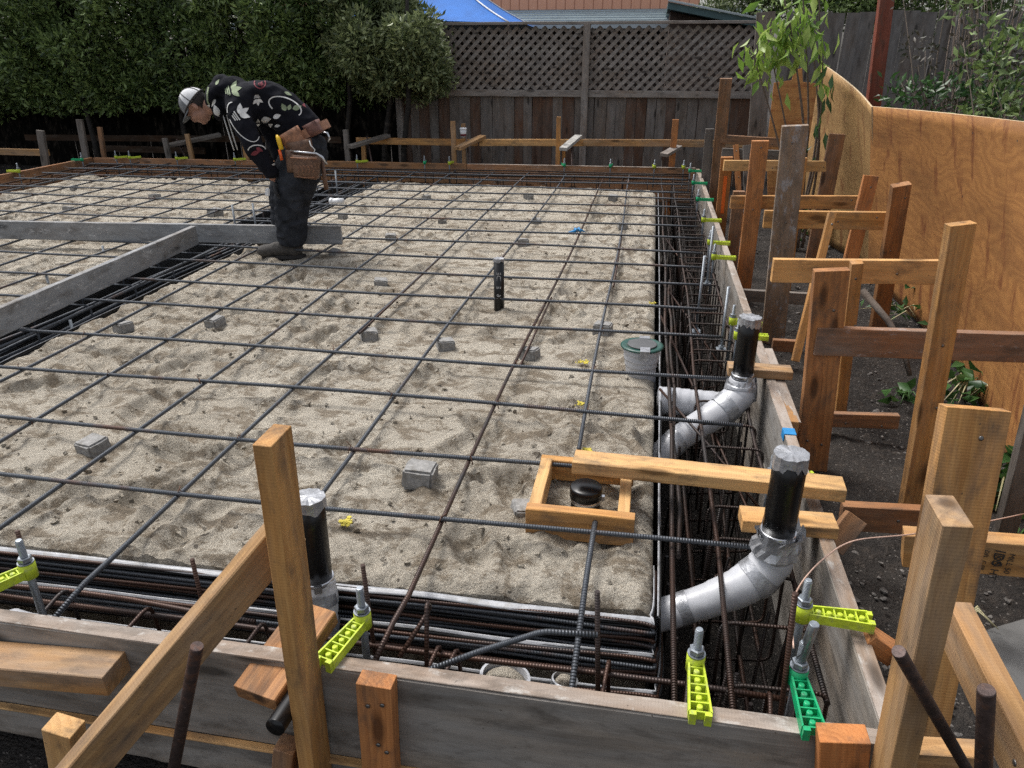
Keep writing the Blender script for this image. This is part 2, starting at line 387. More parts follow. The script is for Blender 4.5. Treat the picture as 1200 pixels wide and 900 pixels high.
def lathe_bm(bm, prof, seg=24, mtx=Matrix(), smooth=True):
    rings = []
    for (r_, z) in prof:
        rings.append([bm.verts.new(mtx @ V((r_*math.cos(2*math.pi*k/seg), r_*math.sin(2*math.pi*k/seg), z))) for k in range(seg)])
    for i in range(len(prof)-1):
        for k in range(seg):
            f = bm.faces.new((rings[i][k], rings[i][(k+1)%seg], rings[i+1][(k+1)%seg], rings[i+1][k])); f.smooth = smooth
    bm.faces.new(rings[0][::-1]); bm.faces.new(rings[-1])
def bm_obj(name, bm, mat, parent=None, loc=(0,0,0), smooth=False, recalc=True):
    if recalc: bmesh.ops.recalc_face_normals(bm, faces=bm.faces)
    me = bpy.data.meshes.new(name); bm.to_mesh(me); bm.free()
    o = link(name, me, mat, parent, smooth); o.location = loc
    return o
def sheet(name, P, nu, nv, thick, mat, parent=None, uvscale=(1,1), edge=None):
    """thick curved sheet from a function P(u,v)->Vector"""
    bm = bmesh.new(); uvl = bm.loops.layers.uv.new('UVMap')
    g = [[P(i/nu, j/nv) for j in range(nv+1)] for i in range(nu+1)]
    f_, b_ = [], []
    for i in range(nu+1):
        fr, br = [], []
        for j in range(nv+1):
            du = g[min(i+1,nu)][j]-g[max(i-1,0)][j]; dv = g[i][min(j+1,nv)]-g[i][max(j-1,0)]
            n = du.cross(dv).normalized()
            fr.append(bm.verts.new(g[i][j])); br.append(bm.verts.new(g[i][j]+n*thick))
        f_.append(fr); b_.append(br)
    def uv(f, idx):
        for lp, (i, j) in zip(f.loops, idx): lp[uvl].uv = (i/nu*uvscale[0], j/nv*uvscale[1])
    for i in range(nu):
        for j in range(nv):
            idx = ((i,j),(i+1,j),(i+1,j+1),(i,j+1))
            f = bm.faces.new([f_[a][b] for a, b in idx]); f.smooth = True; uv(f, idx)
            f = bm.faces.new([b_[a][b] for a, b in idx[::-1]]); f.smooth = True; uv(f, idx[::-1])
    def rim(path):
        for (a, b), (c, d) in zip(path[:-1], path[1:]):
            f = bm.faces.new((f_[a][b], b_[a][b], b_[c][d], f_[c][d])); f.material_index = 1 if edge else 0
    rim([(i,0) for i in range(nu+1)]); rim([(nu,j) for j in range(nv+1)]); rim([(i,nv) for i in range(nu,-1,-1)]); rim([(0,j) for j in range(nv,-1,-1)])
    me = bpy.data.meshes.new(name); bm.to_mesh(me); bm.free(); me.materials.append(mat)
    if edge: me.materials.append(edge)
    return link(name, me, None, parent)
def interp(ctrl, u):
    """piecewise smooth interpolation of control points by parameter"""
    n = len(ctrl)-1; x = max(0, min(n-1e-6, u*n)); i = int(x); s = x-i
    p0 = V(ctrl[max(i-1,0)]); p1 = V(ctrl[i]); p2 = V(ctrl[i+1]); p3 = V(ctrl[min(i+2,n)])
    return .5*((2*p1)+(p2-p0)*s+(2*p0-5*p1+4*p2-p3)*s*s+(3*p1-p0-3*p2+p3)*s**3)
def mesh_np(name, verts, faces, mat, parent=None, smooth=False):
    me = bpy.data.meshes.new(name)
    verts = np.asarray(verts, dtype=np.float32); faces = np.asarray(faces, dtype=np.int32); k = faces.shape[1]
    me.vertices.add(len(verts)); me.vertices.foreach_set('co', verts.ravel())
    me.loops.add(faces.size); me.loops.foreach_set('vertex_index', faces.ravel())
    me.polygons.add(len(faces)); me.polygons.foreach_set('loop_start', np.arange(0, faces.size, k, dtype=np.int32))
    me.update(calc_edges=True); me.validate()
    if smooth: me.polygons.foreach_set('use_smooth', np.ones(len(faces), dtype=bool))
    return link(name, me, mat, parent)

# value noise on arrays, for terrain
def vnoise(x, y, seed=0):
    rs = np.random.RandomState(seed); tab = rs.rand(256,256)
    xi = np.floor(x).astype(int); yi = np.floor(y).astype(int); fx = x-xi; fy = y-yi
    fx = fx*fx*(3-2*fx); fy = fy*fy*(3-2*fy)
    a = tab[xi & 255, yi & 255]; b = tab[(xi+1) & 255, yi & 255]; c = tab[xi & 255, (yi+1) & 255]; d = tab[(xi+1) & 255, (yi+1) & 255]
    return (a*(1-fx)+b*fx)*(1-fy)+(c*(1-fx)+d*fx)*fy-.5
def fbm(x, y, f, o, seed, gain=.5):
    h = 0; a = 1
    for i in range(o): h = h+a*vnoise(x*f+13.7*i, y*f+7.1*i, seed+i); f *= 2.03; a *= gain
    return h

GZ = -.30                      # level of the soil outside the forms
XR, XL = .577, -7.45           # inner faces of right and left form
YF = 1.262                     # inner face of the front form
def back_y(x): return 9.33+.09*(x+7.45)*.55     # inner face of the back form

# ------------------------------------------------------------------ setting: ground and sand
def lines(segs):
    out = [segs[0][0]]
    for a, b, n in segs: out += [a+(b-a)*i/n for i in range(1, n+1)]
    return np.array(out)
def make_ground():
    xs = lines([(-120,-20,6),(-20,-8,12),(-8,-7.56,4),(-7.56,-7.5,2),(-7.5,.6,24),(.6,.64,2),(.64,2.4,56),(2.4,5,20),(5,20,10),(20,120,6)])
    ys = lines([(-40,0,10),(0,1.2,20),(1.2,1.24,2),(1.24,9.85,280),(9.85,9.9,2),(9.9,12,20),(12,30,10),(30,150,6)])
    X, Y = np.meshgrid(xs, ys, indexing='ij')
    Z = GZ+fbm(X, Y, 1.1, 3, 3)*.06+fbm(X, Y, 9, 3, 11)*.028
    Z = np.where(Y < 1.22, Z-.22, Z)
    Z = np.where((X > 1.5) & (Y < 9.5), Z+np.clip((X-1.5)*.10, 0, .25)*np.clip((9.5-Y)/3,0,1)*0, Z)
    pit = (X > -7.52) & (X < .61) & (Y > 1.23) & (Y < 9.87)
    Z = np.where(pit, -.78+fbm(X, Y, 2, 3, 5)*.08, Z)
    nx, ny = X.shape; idx = np.arange(nx*ny).reshape(nx, ny)
    F = np.stack([idx[:-1,:-1], idx[1:,:-1], idx[1:,1:], idx[:-1,1:]], -1).reshape(-1, 4)
    o = mesh_np('ground', np.stack([X,Y,Z], -1).reshape(-1,3), F, M['soil'], smooth=True)
    tag(o, kind='structure')
make_ground()

blocks = []
def make_sand(name, x0, x1, yf, yb, seed):
    """yf(x): front edge"""
    ny_ = 300; nx_ = 380
    us = np.linspace(0, 1, nx_); ys = 1.5+(9.2-1.5)*np.linspace(0, 1, ny_)**1.5
    X = np.zeros((nx_, ny_)); Y = np.zeros((nx_, ny_))
    for j, y in enumerate(ys):
        w0 = 0.03*noise.noise(V((y*3, seed, 0))); X[:, j] = (x0+w0)+(x1-x0-w0)*us
    fr = np.array([yf(x) for x in X[:,0]])
    T = np.linspace(0, 1, ny_)**1.5
    Y = fr[:, None]+(yb-fr[:, None])*T[None, :]
    h = fbm(X, Y, 1.3, 2, seed)*.02+fbm(X, Y*1.5, 9, 4, seed+7, .65)*.019+fbm(X, Y, 24, 3, seed+3, .6)*.013
    hh = fbm(X, Y, 7, 3, seed+21, .6); h = h-np.clip(hh-.12, 0, 1)*.09
    calm = np.clip(.55+2.2*fbm(X, Y, .9, 2, seed+40), .12, 1.15); h = h*calm
    rs = np.random.RandomState(seed)
    for k in range(int(170*(x1-x0)/3.3)):                     # boot prints
        cx, cy = rs.uniform(x0, x1), 1.8+7*rs.rand()**1.3; a = rs.uniform(0, math.pi)
        dx, dy = X-cx, Y-cy; u = dx*math.cos(a)+dy*math.sin(a); w = -dx*math.sin(a)+dy*math.cos(a)
        d = (u/.14)**2+(w/.052)**2
        h = h-.028*rs.uniform(.3,1.4)*np.exp(-d**2)+.013*np.exp(-(d-1.9)**2*1.4)
    # bottom skirt
    Z = h
    edge = .05
    Z = Z-.03*np.clip(1-(X1:=np.minimum(X-x0, x1-X))/edge, 0, 1)**2-.02*np.clip(1-(Y-fr[:,None])/edge,0,1)**2
    idx = np.arange(nx_*ny_).reshape(nx_, ny_)
    Fc = np.stack([idx[:-1,:-1], idx[1:,:-1], idx[1:,1:], idx[:-1,1:]], -1).reshape(-1, 4)
    Vt = np.stack([X,Y,Z], -1).reshape(-1,3)
    rim = list(idx[:,0])+list(idx[-1,1:])+list(idx[-2::-1,-1])+list(idx[0,-2:0:-1])
    low = Vt[rim].copy(); low[:,2] = -.8
    n0 = len(Vt); Vt = np.concatenate([Vt, low]); m = len(rim)
    S = np.array([(rim[i], n0+i, n0+(i+1)%m, rim[(i+1)%m]) for i in range(m)])
    o = mesh_np(name, Vt, np.concatenate([Fc, S]), M['sand'], smooth=True)
    return tag(o, kind='structure'), (X, Y, Z)
SX1 = .10
def front_edge(x): return 1.685+.02*x+.05*0+.012*noise.noise(V((x*5,0,0)))
padA, gridA = make_sand('sand_bed', -3.12, SX1, front_edge, 8.6, 31)
padB, gridB = make_sand('sand_bed', -6.95, -3.70, lambda x: 1.69, 8.45, 77)
# small crumbs of sand and pebbles
def crumbs():
    rs = random.Random(5); bm = bmesh.new()
    for k in range(800):
        x = rs.uniform(-3.05, .05) ; y = 1.75+6.5*rs.random()**2; s = rs.uniform(.003,.010)
        if rs.random() < .06: s *= 1.6
        r = bmesh.ops.create_icosphere(bm, subdivisions=1, radius=s, matrix=Matrix.Translation((x,y,.006)))
        for v_ in r['verts']: v_.co += V((rs.uniform(-1,1)*1.5,rs.uniform(-1,1),rs.uniform(-1,1)*.6))*s*.5
    o = bm_obj('sand_clods', bm, M['sand']); tag(o, 'loose clods and crumbs of damp sand lying on the bed', 'sand', kind='stuff')
crumbs()
def gravel():
    rs = random.Random(9); bm = bmesh.new()
    for k in range(1700):
        x = rs.uniform(.68, 1.9); y = 1.6+7.5*rs.random()**1.5; s = rs.uniform(.003,.010) if rs.random() < .93 else rs.uniform(.012,.022)
        r = bmesh.ops.create_icosphere(bm, subdivisions=1, radius=s, matrix=Matrix.Translation((x,y,GZ+.006)) @ Matrix.Diagonal((1,rs.uniform(.7,1.3),.6,1)))
        for v_ in r['verts']: v_.co += V((rs.uniform(-1,1),rs.uniform(-1,1),rs.uniform(-1,1)))*s*.25
    o = bm_obj('gravel', bm, simple('small stones', (.13,.12,.11), .85, 0, .6, 15)); tag(o, 'small stones scattered on the dark soil beside the forms', 'gravel', kind='stuff')
gravel()

# ------------------------------------------------------------------ forms
def form_face(name, A, B, z0, z1, t, mat, label, out, group=None, top=True, cat='form board'):
    """board on edge between A and B (xy of the inner face, at the top), thickness t towards 'out'"""
    A, B, out = V((A[0],A[1],0)), V((B[0],B[1],0)), V(out)
    c = out*(t/2)
    hz = (z0+z1)/2
    o = beam(name, A+c+V((0,0,hz)), B+c+V((0,0,hz)), z1-z0, t, (0,0,1), mat, label, cat, group, bevel=.003, warp=.003)
    if top:
        L = (B-A).length
        me = beam_mesh(L-.004, t+.003, .004, .0008, .0005, 5)
        e = link('splashed_edge', me, M['formtop'], o)
        # local frame of o: X along, Y up, Z sideways
        e.matrix_basis = Matrix.Translation((.002, (z1-z0)/2+.0015, 0)) @ Matrix.Rotation(math.pi/2, 4, 'X')
    return o
FT = .10
front_form = form_face('form_board', (-3.4,YF+.0), (.574,YF+.0), FT-.286, FT, .038, M['form'], 'long grey form board with cement splashed top edge across the foreground', (0,-1,0), 'form boards around the foundation')
form_face('form_board', (-3.4,YF-.006), (.60,YF-.006), FT-.286-.29, FT-.292, .034, M['form'], 'lower dark form board directly under the foreground form board', (0,-1,0), 'form boards around the foundation', top=False)
# strip of split orange wood in the joint
beam('wood_strip', (-2.2,YF-.05,FT-.292), (.0,YF-.05,FT-.286), .022, .008, (0,1,0), M['pale'], 'thin splintered wooden strip in the joint of the foreground form', 'wood strip')
right_form = form_face('form_board', (XR,1.262), (XR,4.10), FT-.286, FT, .038, M['form'], 'near half of the right form board, blue tape wrapped on its top edge', (1,0,0), 'form boards around the foundation')
form_face('form_board', (XR,4.104), (XR,9.66), FT-.286, FT, .038, M['form'], 'far half of the right form board running back to the wooden fence', (1,0,0), 'form boards around the foundation')
form_face('form_board', (XR,1.25), (XR,9.66), FT-.58, FT-.292, .034, M['form'], 'lower form board hidden in the trench under the right form', (1,0,0), 'form boards around the foundation', top=False)
form_face('form_board', (XR+.041,2.75), (XR+.041,3.55), FT-.24, FT-.006, .038, M['fir_worn'], 'short splice board doubled against the outside of the right form', (1,0,0), 'form boards around the foundation')
bx = lambda x: (x, back_y(x))
form_face('form_board', bx(-7.45), bx(-4.45), FT-.24, FT, .038, M['form_red'], 'reddish back form board below the dark hedge at the left', (0,1,0), 'form boards around the foundation', top=False)
form_face('form_board', bx(-4.44), bx(-2.3), FT-.24, FT+.004, .038, wood('orange form board', (.34,.18,.08), (.2,.1,.045), weather=.2), 'brighter orange back form board beside the worker', (0,1,0), 'form boards around the foundation', top=False)
form_face('form_board', bx(-2.29), bx(.57), FT-.15, FT, .038, M['form_red'], 'reddish upper back form board with a pale top edge, in front of the lattice fence', (0,1,0), 'form boards around the foundation')
form_face('form_board', bx(-2.29), bx(.57), FT-.42, FT-.156, .036, M['form_red'], 'lower rust red back form board under the pale edged one', (0,1,0), 'form boards around the foundation', top=False)
form_face('form_board', (XL,9.32), (XL,5.0), FT-.24, FT, .038, M['form_red'], 'reddish form board at the far left running toward the camera', (-1,0,0), 'form boards around the foundation', top=False)
# blue tape on the right form
bm = bmesh.new()
box_bm(bm, .0435, .052, .003, Matrix.Translation((0,0,.0065))); box_bm(bm, .002, .052, .05, Matrix.Translation((.0215,0,-.02))); box_bm(bm, .002, .052, .03, Matrix.Translation((-.0215,0,-.01)))
tp = bm_obj('tape', bm, M['blue'])
tp.parent = right_form; tp.matrix_basis = right_form.matrix_basis.inverted() @ Matrix.Translation((XR+.019, AZ(933,508,FT).y, FT))
tag(tp, 'strip of blue masking tape')

# ------------------------------------------------------------------ lumber braces and posts
G_ST = 'wooden stakes bracing the right form'
def post(top, ytop, base, ybase, w, t, wdir, mat, label, zb=None, group=G_ST, name='wooden_stake', cat='wooden stake', over=.0):
    A = AY(top[0], top[1], ytop); B = AY(base[0], base[1], ybase)
    if zb is not None:
        s = (zb-A.z)/(B.z-A.z); B = A+(B-A)*s
    return beam(name, B, A, w, t, wdir, mat, label, cat, group, bevel=.002)
XD, YD = (1,0,0), (0,1,0)
def screws(o, spots, face='+z', t=.038):
    sg = 1 if face == '+z' else -1
    for (x, y) in spots:
        bm = bmesh.new(); lathe_bm(bm, [(.0048,-.0005),(.006,.002),(.003,.0032)], 10)
        q = bm_obj('screw', bm, M['screw'], o); q.matrix_basis = Matrix.Translation((x, y, sg*t/2)) @ (Matrix() if sg > 0 else Matrix.Rotation(math.pi,4,'X'))
# right side, nearest to farthest
o = post((1143,478), 1.66, (1085,790), 1.50, .140, .040, (1,.1,0), M['fir'], 'thick wide golden post with a blackened top, right of the foreground corner', zb=-.5)
o = post((1112,598), 1.115, (1045,900), 1.13, .089, .045, (0,1,0), M['fir_worn'], 'pale square topped post rising at the bottom right corner', zb=-.5)
screws(o, [(.45,.01),(.52,-.015)])
o = post((1126,262), 2.72, (1068,592), 2.80, .089, .040, (1,.25,0), M['fir'], 'tall golden post leaning right in front of the plywood sheet', zb=-.42)
screws(o, [(.88,.0),(.62,.02)], '-z', .040)
o = post((974,316), 3.02, (950,545), 3.06, .13, .045, (1,.05,0), M['brownorange'], 'broad brown stained post bolted beside the blue tape', zb=-.42)
screws(o, [(.30,-.03),(.28,.03),(.75,-.03),(.9,.02)], '-z', .045)
o = post((891,165), 5.45, (869,350), 5.55, .11, .038, (1,0,0), M['red'], 'bright red orange post with strong grain beside the form', zb=-.42)
o = post((932,147), 4.60, (906,392), 4.75, .14, .038, (1,0,0), M['greyed'], 'tall wide post with grey cement smears, left of the golden one', zb=-.42)
post((1004,307), 3.62, (985,482), 3.72, .052, .05, (1,0,0), M['fir'], 'narrow golden post just right of the broad brown post', zb=-.4)
post((1021,206), 5.0, (998,300), 4.95, .085, .04, (1,0,0), M['red'], 'red brown post behind the upper golden rails', zb=-.4)
post((1056,216), 4.55, (1026,400), 4.9, .10, .045, (1,.2,0), M['brownorange'], 'brown post leaning right against the plywood sheet', zb=-.4)
post((975,250), 4.2, (960,310), 4.1, .038, .05, (1,0,0), M['fir'], 'short thin kicker standing between the golden rails', zb=-.1)
o = post((852,184), 7.0, (844,268), 7.1, .10, .038, (1,0,0), wood('orange sprayed lumber', (.44,.19,.06), (.26,.1,.03), weather=.15), 'short stake sprayed with a neon orange stripe', zb=-.4)
bm = bmesh.new(); bm.free()
me = beam_mesh(.34, .03, .003, .0008, .0005, 4)
pm = link('paint_stripe', me, M['orange'], o); pm.matrix_basis = Matrix.Translation((.48, .002, -.0205)); tag(pm, 'neon orange spray paint stripe')
post((866,224), 6.25, (858,300), 6.3, .09, .038, (1,0,0), M['brown'], 'short dark brown stake between the orange one and the red post', zb=-.4)
post((851,92), 8.5, (838,225), 8.7, .12, .04, (1,0,0), M['brown'], 'tall dark brown board standing at the back right corner', zb=-.4)
post((832,151), 8.9, (826,215), 8.95, .09, .03, (1,0,0), M['old'], 'pale grey stake at the back right corner of the forms', zb=-.4)
post((898,14), 9.6, (886,170), 9.6, .20, .045, (1,0,0), M['old'], 'tall weathered grey board leaning at the end of the lattice fence', zb=-.4)
post((981,157), 7.0, (968,225), 7.0, .13, .04, (1,0,0), M['brown'], 'brown post right of the young tree stems', zb=-.4)
post((940,185), 5.9, (915,380), 5.9, .07, .04, (1,0,0), wood('amber lumber', (.48,.26,.09), (.32,.15,.045), weather=.1), 'amber post half hidden behind the grey smeared post', zb=-.4)
post((862,170), 8.0, (868,260), 7.8, .05, .04, (1,0,0), M['red'], 'thin orange stake behind the neon striped one', zb=-.4)
post((876,170), 7.4, (880,330), 7.2, .08, .04, (1,0,0), M['old'], 'grey stake in shadow behind the red orange post', zb=-.4)
# rails
G_RL = 'horizontal rails between the stakes'
def rail(p0, p1, y0, y1, w, t, mat, label, wdir=(0,0,1), name='wooden_rail'):
    A = AY(p0[0], p0[1], y0); B = AY(p1[0], p1[1], y1)
    return beam(name, A, B, w, t, wdir, mat, label, 'wooden rail', G_RL, bevel=.002)
rail((845,163),(912,167), 8.6,8.6, .089,.038, M['brown'], 'brown rail farthest back, at the foot of the orange plywood')
rail((846,179),(915,182), 8.0,8.0, .089,.038, M['old'], 'grey rail just below the farthest brown rail')
rail((848,194),(970,195), 6.9,7.0, .089,.038, M['pale'], 'pale spotted rail behind the red orange post')
rail((856,237),(1008,237), 5.55,5.6, .089,.038, M['fir'], 'golden rail second from the back, running to the red brown post')
rail((895,257),(1042,259), 4.75,4.75, .105,.038, M['fir'], 'golden rail carrying the short thin kicker')
rail((905,316),(1125,319), 3.80,3.86, .118,.038, M['pale'], 'bright pale rail above the broad brown post')
rail((955,399),(1260,408), 3.02,3.06, .118,.038, M['splashed'], 'long purplish brown rail with a white splash, crossing before the plywood')
rail((862,345),(985,352), 5.0,5.0, .08,.038, M['old'], 'low grey rail lying near the gravel')
rail((905,404),(940,406), 4.3,4.3, .07,.038, M['brown'], 'short low brown block beside the grey smeared post')
rail((938,490),(1052,493), 3.42,3.42, .07,.038, M['brown'], 'low brown rail ending in the open soil')
rail((985,604),(1110,611), 2.35,2.35, .10,.04, M['brown'], 'low brown rail by the end of the bridging plank')
stamp = rail((1058,640),(1330,662), 2.10,2.0, .115,.06, M['fir'], 'reddish rail stamped with black mill letters')
rail((975,642),(1003,606), 2.15,2.2, .07,.04, M['brown'], 'stubby dark block outside the right form by the bridging plank', wdir=(1,0,0))
beam('wooden_rail', AY(1118,722,1.30), AY(1225,935,.95), .089,.045, (0,0,1), M['fir_worn'], 'diagonal brace running toward the camera at the bottom right', 'wooden rail', G_RL)
rail((1000,880),(1150,890), 1.30,1.30, .07,.05, M['fir_worn'], 'low rail crossing at the bottom right behind the steel stakes')
rail((1015,745),(1045,765), 1.55,1.55, .05,.05, M['red'], 'small orange block outside the near end of the right form')

for o_ in [o for o in bpy.data.objects if o.name.split('.')[0] in ('wooden_rail','wooden_stake') and o.get('group') in (G_ST, G_RL)]:
    xs_ = [v_.co.x for v_ in o_.data.vertices]; zs_ = [v_.co.z for v_ in o_.data.vertices]; Lx = max(xs_); th = 2*max(abs(z) for z in zs_)
    if Lx < .25 or any(c.name.startswith('screw') for c in o_.children): continue
    zc_ = o_.matrix_basis.to_3x3() @ V((0,0,1)); fc = '+z' if zc_.dot(V((0,0,CAMH))-o_.matrix_basis.translation) > 0 else '-z'
    screws(o_, [(Lx-rnd.uniform(.04,.10), rnd.uniform(-.025,.025)), (rnd.uniform(.45,.7)*Lx, rnd.uniform(-.02,.02))], fc, th-.004)
# mill stamp: built letters on the rail
def text_obj(s, size, mat, name='lettering'):
    cu = bpy.data.curves.new('t', 'FONT'); cu.body = s; cu.size = size; cu.extrude = .0004; cu.align_x = 'CENTER'; cu.align_y = 'CENTER'
    o = bpy.data.objects.new('t', cu); COL.objects.link(o); dg = bpy.context.evaluated_depsgraph_get()
    me = bpy.data.meshes.new_from_object(o.evaluated_get(dg)); bpy.data.objects.remove(o); me.materials.clear()
    return link(name, me, mat)
L_ = (AY(1330,662,2.0)-AY(1058,640,2.10)).length
rd = (AY(1330,662,2.0)-AY(1058,640,2.10)).normalized(); X_ = V((0,0,-1)); Y_ = (rd-X_*rd.dot(X_)).normalized(); Z_ = X_.cross(Y_)
TM = Matrix((X_, Y_, Z_)).transposed().to_4x4(); c_ = AY(1166,650,2.06)
for (s_, sz, dx, dz) in (('MILL 50',.022,.030,.0), ('IDS',.040,-.002,-.012), ('KD HT',.030,-.002,.022), ('DFL',.017,-.034,-.018), ('C 08',.017,-.034,.022)):
    t_ = text_obj(s_, sz, M['ink'], 'lettering'); m = TM.copy()
    m.translation = c_+Y_*dx+X_*dz; q = stamp.matrix_basis.inverted() @ m
    q.translation.z = (-1 if q.translation.z < 0 else 1)*.0335
    q.translation.z = abs(q.translation.z)
    t_.parent = stamp; t_.matrix_basis = q

# foreground left
post_l = post((318,510), 1.165, (370,905), 1.165, .089, .038, (0,1,0), M['fir'], 'tall golden post nailed to the foreground form, left of the capped pipe', zb=-.5, group='foreground form lumber')
screws(post_l, [(.55,.01),(.5,-.02),(.36,.01),(.30,-.02)])
beam('wooden_brace', AY(338,618,1.235), AY(30,985,.80), .089,.040, (0,0,1), M['fir_worn'], 'long diagonal brace running from the tall golden post to the bottom edge', 'wooden brace', 'foreground form lumber')
beam('wooden_block', AY(-60,772,1.17), AY(137,789,1.18), .06,.089, (0,0,1), M['fir_worn'], 'horizontal block with mortar crumbs against the foreground form at far left', 'wooden block', 'foreground form lumber')
beam('wooden_stake', AY(74,850,1.02), AY(100,1010,1.05), .05,.07, (0,1,0), M['pale'], 'stub of a pale stake at the bottom left corner', 'wooden stake', 'foreground form lumber')
beam('wooden_block', AY(300,818,1.155), AZ(372,716,AY(300,818,1.155).z+.05), .115,.045, (1,0,0), M['brownorange'], 'reddish brown block resting on the form behind the tall golden post', 'wooden block', 'foreground form lumber')
o = post((441,797), 1.195, (447,905), 1.195, .083, .045, (1,0,0), M['red'], 'short orange cleat with four screws on the foreground form face', zb=-.45, group='foreground form lumber')
Lc = o.data.vertices[-1].co.x
screws(o, [(Lc-.06,-.015),(Lc-.05,.02),(Lc-.18,.005),(Lc-.2,.025)], '-z', .045); screws(o, [(Lc-.06,-.015),(Lc-.05,.02),(Lc-.18,.005),(Lc-.2,.025)], '+z', .045)
post((988,858), 1.195, (985,920), 1.195, .095, .05, (1,0,0), M['red'], 'orange cleat at the front right corner of the form', zb=-.45, group='foreground form lumber')
beam('wooden_stake', AY(337,872,1.16), AY(330,950,1.16), .05,.05, (1,0,0), M['brown'], 'dark stake end beneath the tall golden post', 'wooden stake', 'foreground form lumber')
# planks across the right trench
G_PL = 'planks bridging the right trench'
o = beam('plank', AZ(673,541,.155), AZ(988,574,.165), .089,.045, (0,1,0), M['pale'], 'long pale plank bridging from the wooden box to the right form', 'plank', G_PL)
screws(o, [(.08,.01),(.14,-.02),(.80,.01)])
beam('plank', AZ(868,608,.122), AZ(978,617,.122), .085,.04, (0,1,0), M['pale'], 'short pale plank on the form behind the nearest taped riser', 'plank', G_PL)
beam('plank', AZ(853,432,.125), AZ(927,437,.125), .085,.04, (0,1,0), M['fir_worn'], 'short worn plank on the form behind the middle riser', 'plank', G_PL)
# wooden box around the capped drain
box = empty('wooden_box', (-.13,2.15,0), 'square frame of short golden boards around a black capped drain', 'wooden box')
def bp(a, b, w=.07, t=.038, wd=(0,0,1), mat=M['fir']):
    a, b = V(a), V(b); o = beam('side_board', a, b, w, t, wd, mat, parent=box); return o
x0, x1, y0, y1, zc = -.305, .035, 1.985, 2.325, .048
bp((x0,y0,zc),(x1,y0,zc), .105, .04, mat=M['fir']); bp((x0+.02,y0+.024,zc+.004),(x0+.02,y1-.02,zc+.004), .08,.04, mat=M['pale']); bp((x1-.035,y0+.024,zc),(x1-.035,y1-.02,zc), .08,.038, mat=M['pale']); bp((x0,y1,zc),(x1-.01,y1,zc), .08,.038, mat=M['fir'])

# steel form stakes
def steel_stake(A, B, label, r=.0115):
    bm = bmesh.new(); uvl = bm.loops.layers.uv.new('UVMap'); A, B = V(A), V(B); d = (A-B).normalized()
    tube_bm(bm, [V((0,0,0)), A-B-d*.004, A-B], [r,r,r*.93], 14, True, uvl)
    n = (A-B).length; q = d.to_track_quat('Z','Y').to_matrix().to_4x4()
    for k in range(1, int(n/.1)):
        lathe_bm(bm, [(.0028,0),(.0028,.0012)], 8, Matrix.Translation(d*(.1*k)) @ q @ Matrix.Rotation(R(200),4,'Z') @ Matrix.Translation((r-.0006,0,0)) @ Matrix.Rotation(R(90),4,'Y'))
    o = bm_obj('steel_stake', bm, M['stake'], loc=B); return tag(o, label, 'steel stake', 'round steel form stakes')
steel_stake(AY(231,757,.955), AY(198,930,.955), 'rusty steel stake against the long diagonal brace at the bottom left', .0125)
steel_stake(AY(1053,763,.98), AY(1135,905,1.16), 'slanting rusty steel stake crossing the bottom right post', .011)
steel_stake(AY(1156,808,.98), AY(1150,960,1.0), 'upright rusty steel stake with a flared top at the bottom right', .0135)

# ------------------------------------------------------------------ screed boards across the slab
G_SC = 'grey screed boards lying on the rebar'
A = AZ(-300,254,.21); B = AZ(399,265,.21)
beam('screed_board', A-V((0,0,.07)), B-V((0,0,.07)), .14, .038, (0,0,1), M['steelwood'], 'cement grey board on edge crossing the mat in front of the worker', 'screed board', G_SC)
A = AZ(229,264,.215); B = AZ(-30,372,.215)
beam('screed_board', A-V((0,0,.07))+V((0,-.03,0)), B-V((0,0,.07)), .14, .038, (0,0,1), M['steelwood'], 'cement grey board on edge running toward the left edge of the picture', 'screed board', G_SC)

# ------------------------------------------------------------------ reinforcing steel
mat_root = empty('rebar_mat', (0,0,0), 'wide square grid of tied steel bars covering the sand bed', 'rebar mat')
RZ = .062
Ybars = [1.90, 2.29, 2.76, 3.21, 3.74, 4.19, 4.68, 5.11, 5.56, 6.00, 6.42, 6.85, 7.27, 7.73, 8.15, 8.61, 9.0]
Xbars = [(-.17,-.21), (-.565,-.50), (-1.02,-.97), (-1.47,-1.44), (-1.92,-1.89), (-2.37,-2.36), (-2.84,-2.84), (-3.95,-3.95), (-4.4,-4.4), (-4.87,-4.87), (-5.33,-5.33), (-5.8,-5.8), (-6.27,-6.27), (-6.75,-6.75)]
for i, y in enumerate(Ybars):
    pts = []; s = rnd.uniform(-.012,.012); ph = rnd.uniform(0,9)
    for k in range(24):
        x = -7.25+(.44+7.25)*k/23; pts.append((x, y+s*(k/23)+.010*math.sin(x*1.3+ph), RZ+.007+.005*math.sin(x*2+ph)))
    if i == 0: pts = [p for p in pts]
    tube('rebar', pts, .0082, M['rebar'], mat_root, 10)
for i, (xa, xb) in enumerate(Xbars):
    pts = []; ph = rnd.uniform(0,9)
    ys = [9.3+(1.56-9.3)*k/26 for k in range(27)]
    for y in ys:
        s = (9.3-y)/7.6
        if i == 0 and y < 2.34: continue
        pts.append((xb+(xa-xb)*s+.012*math.sin(y*1.1+ph), y, RZ-.007+.004*math.sin(y*2+ph)))
    if i > 0:
        xe = pts[-1][0]; pts += [(xe-.012,1.46,RZ-.02),(xe-.03,1.315,RZ-.06)]
    tube('rebar', pts, .0082, M['rebar_rust'] if i in (1,) else M['rebar'], mat_root, 8)
# the spare bar that starts at the box and dips into the front trench
tube('rebar', fillet([(-.085,1.98,.075),(-.09,1.70,.07),(-.10,1.40,-.10),(-.105,1.34,-.2)], .06), .0085, M['rebar'], mat_root, 10)
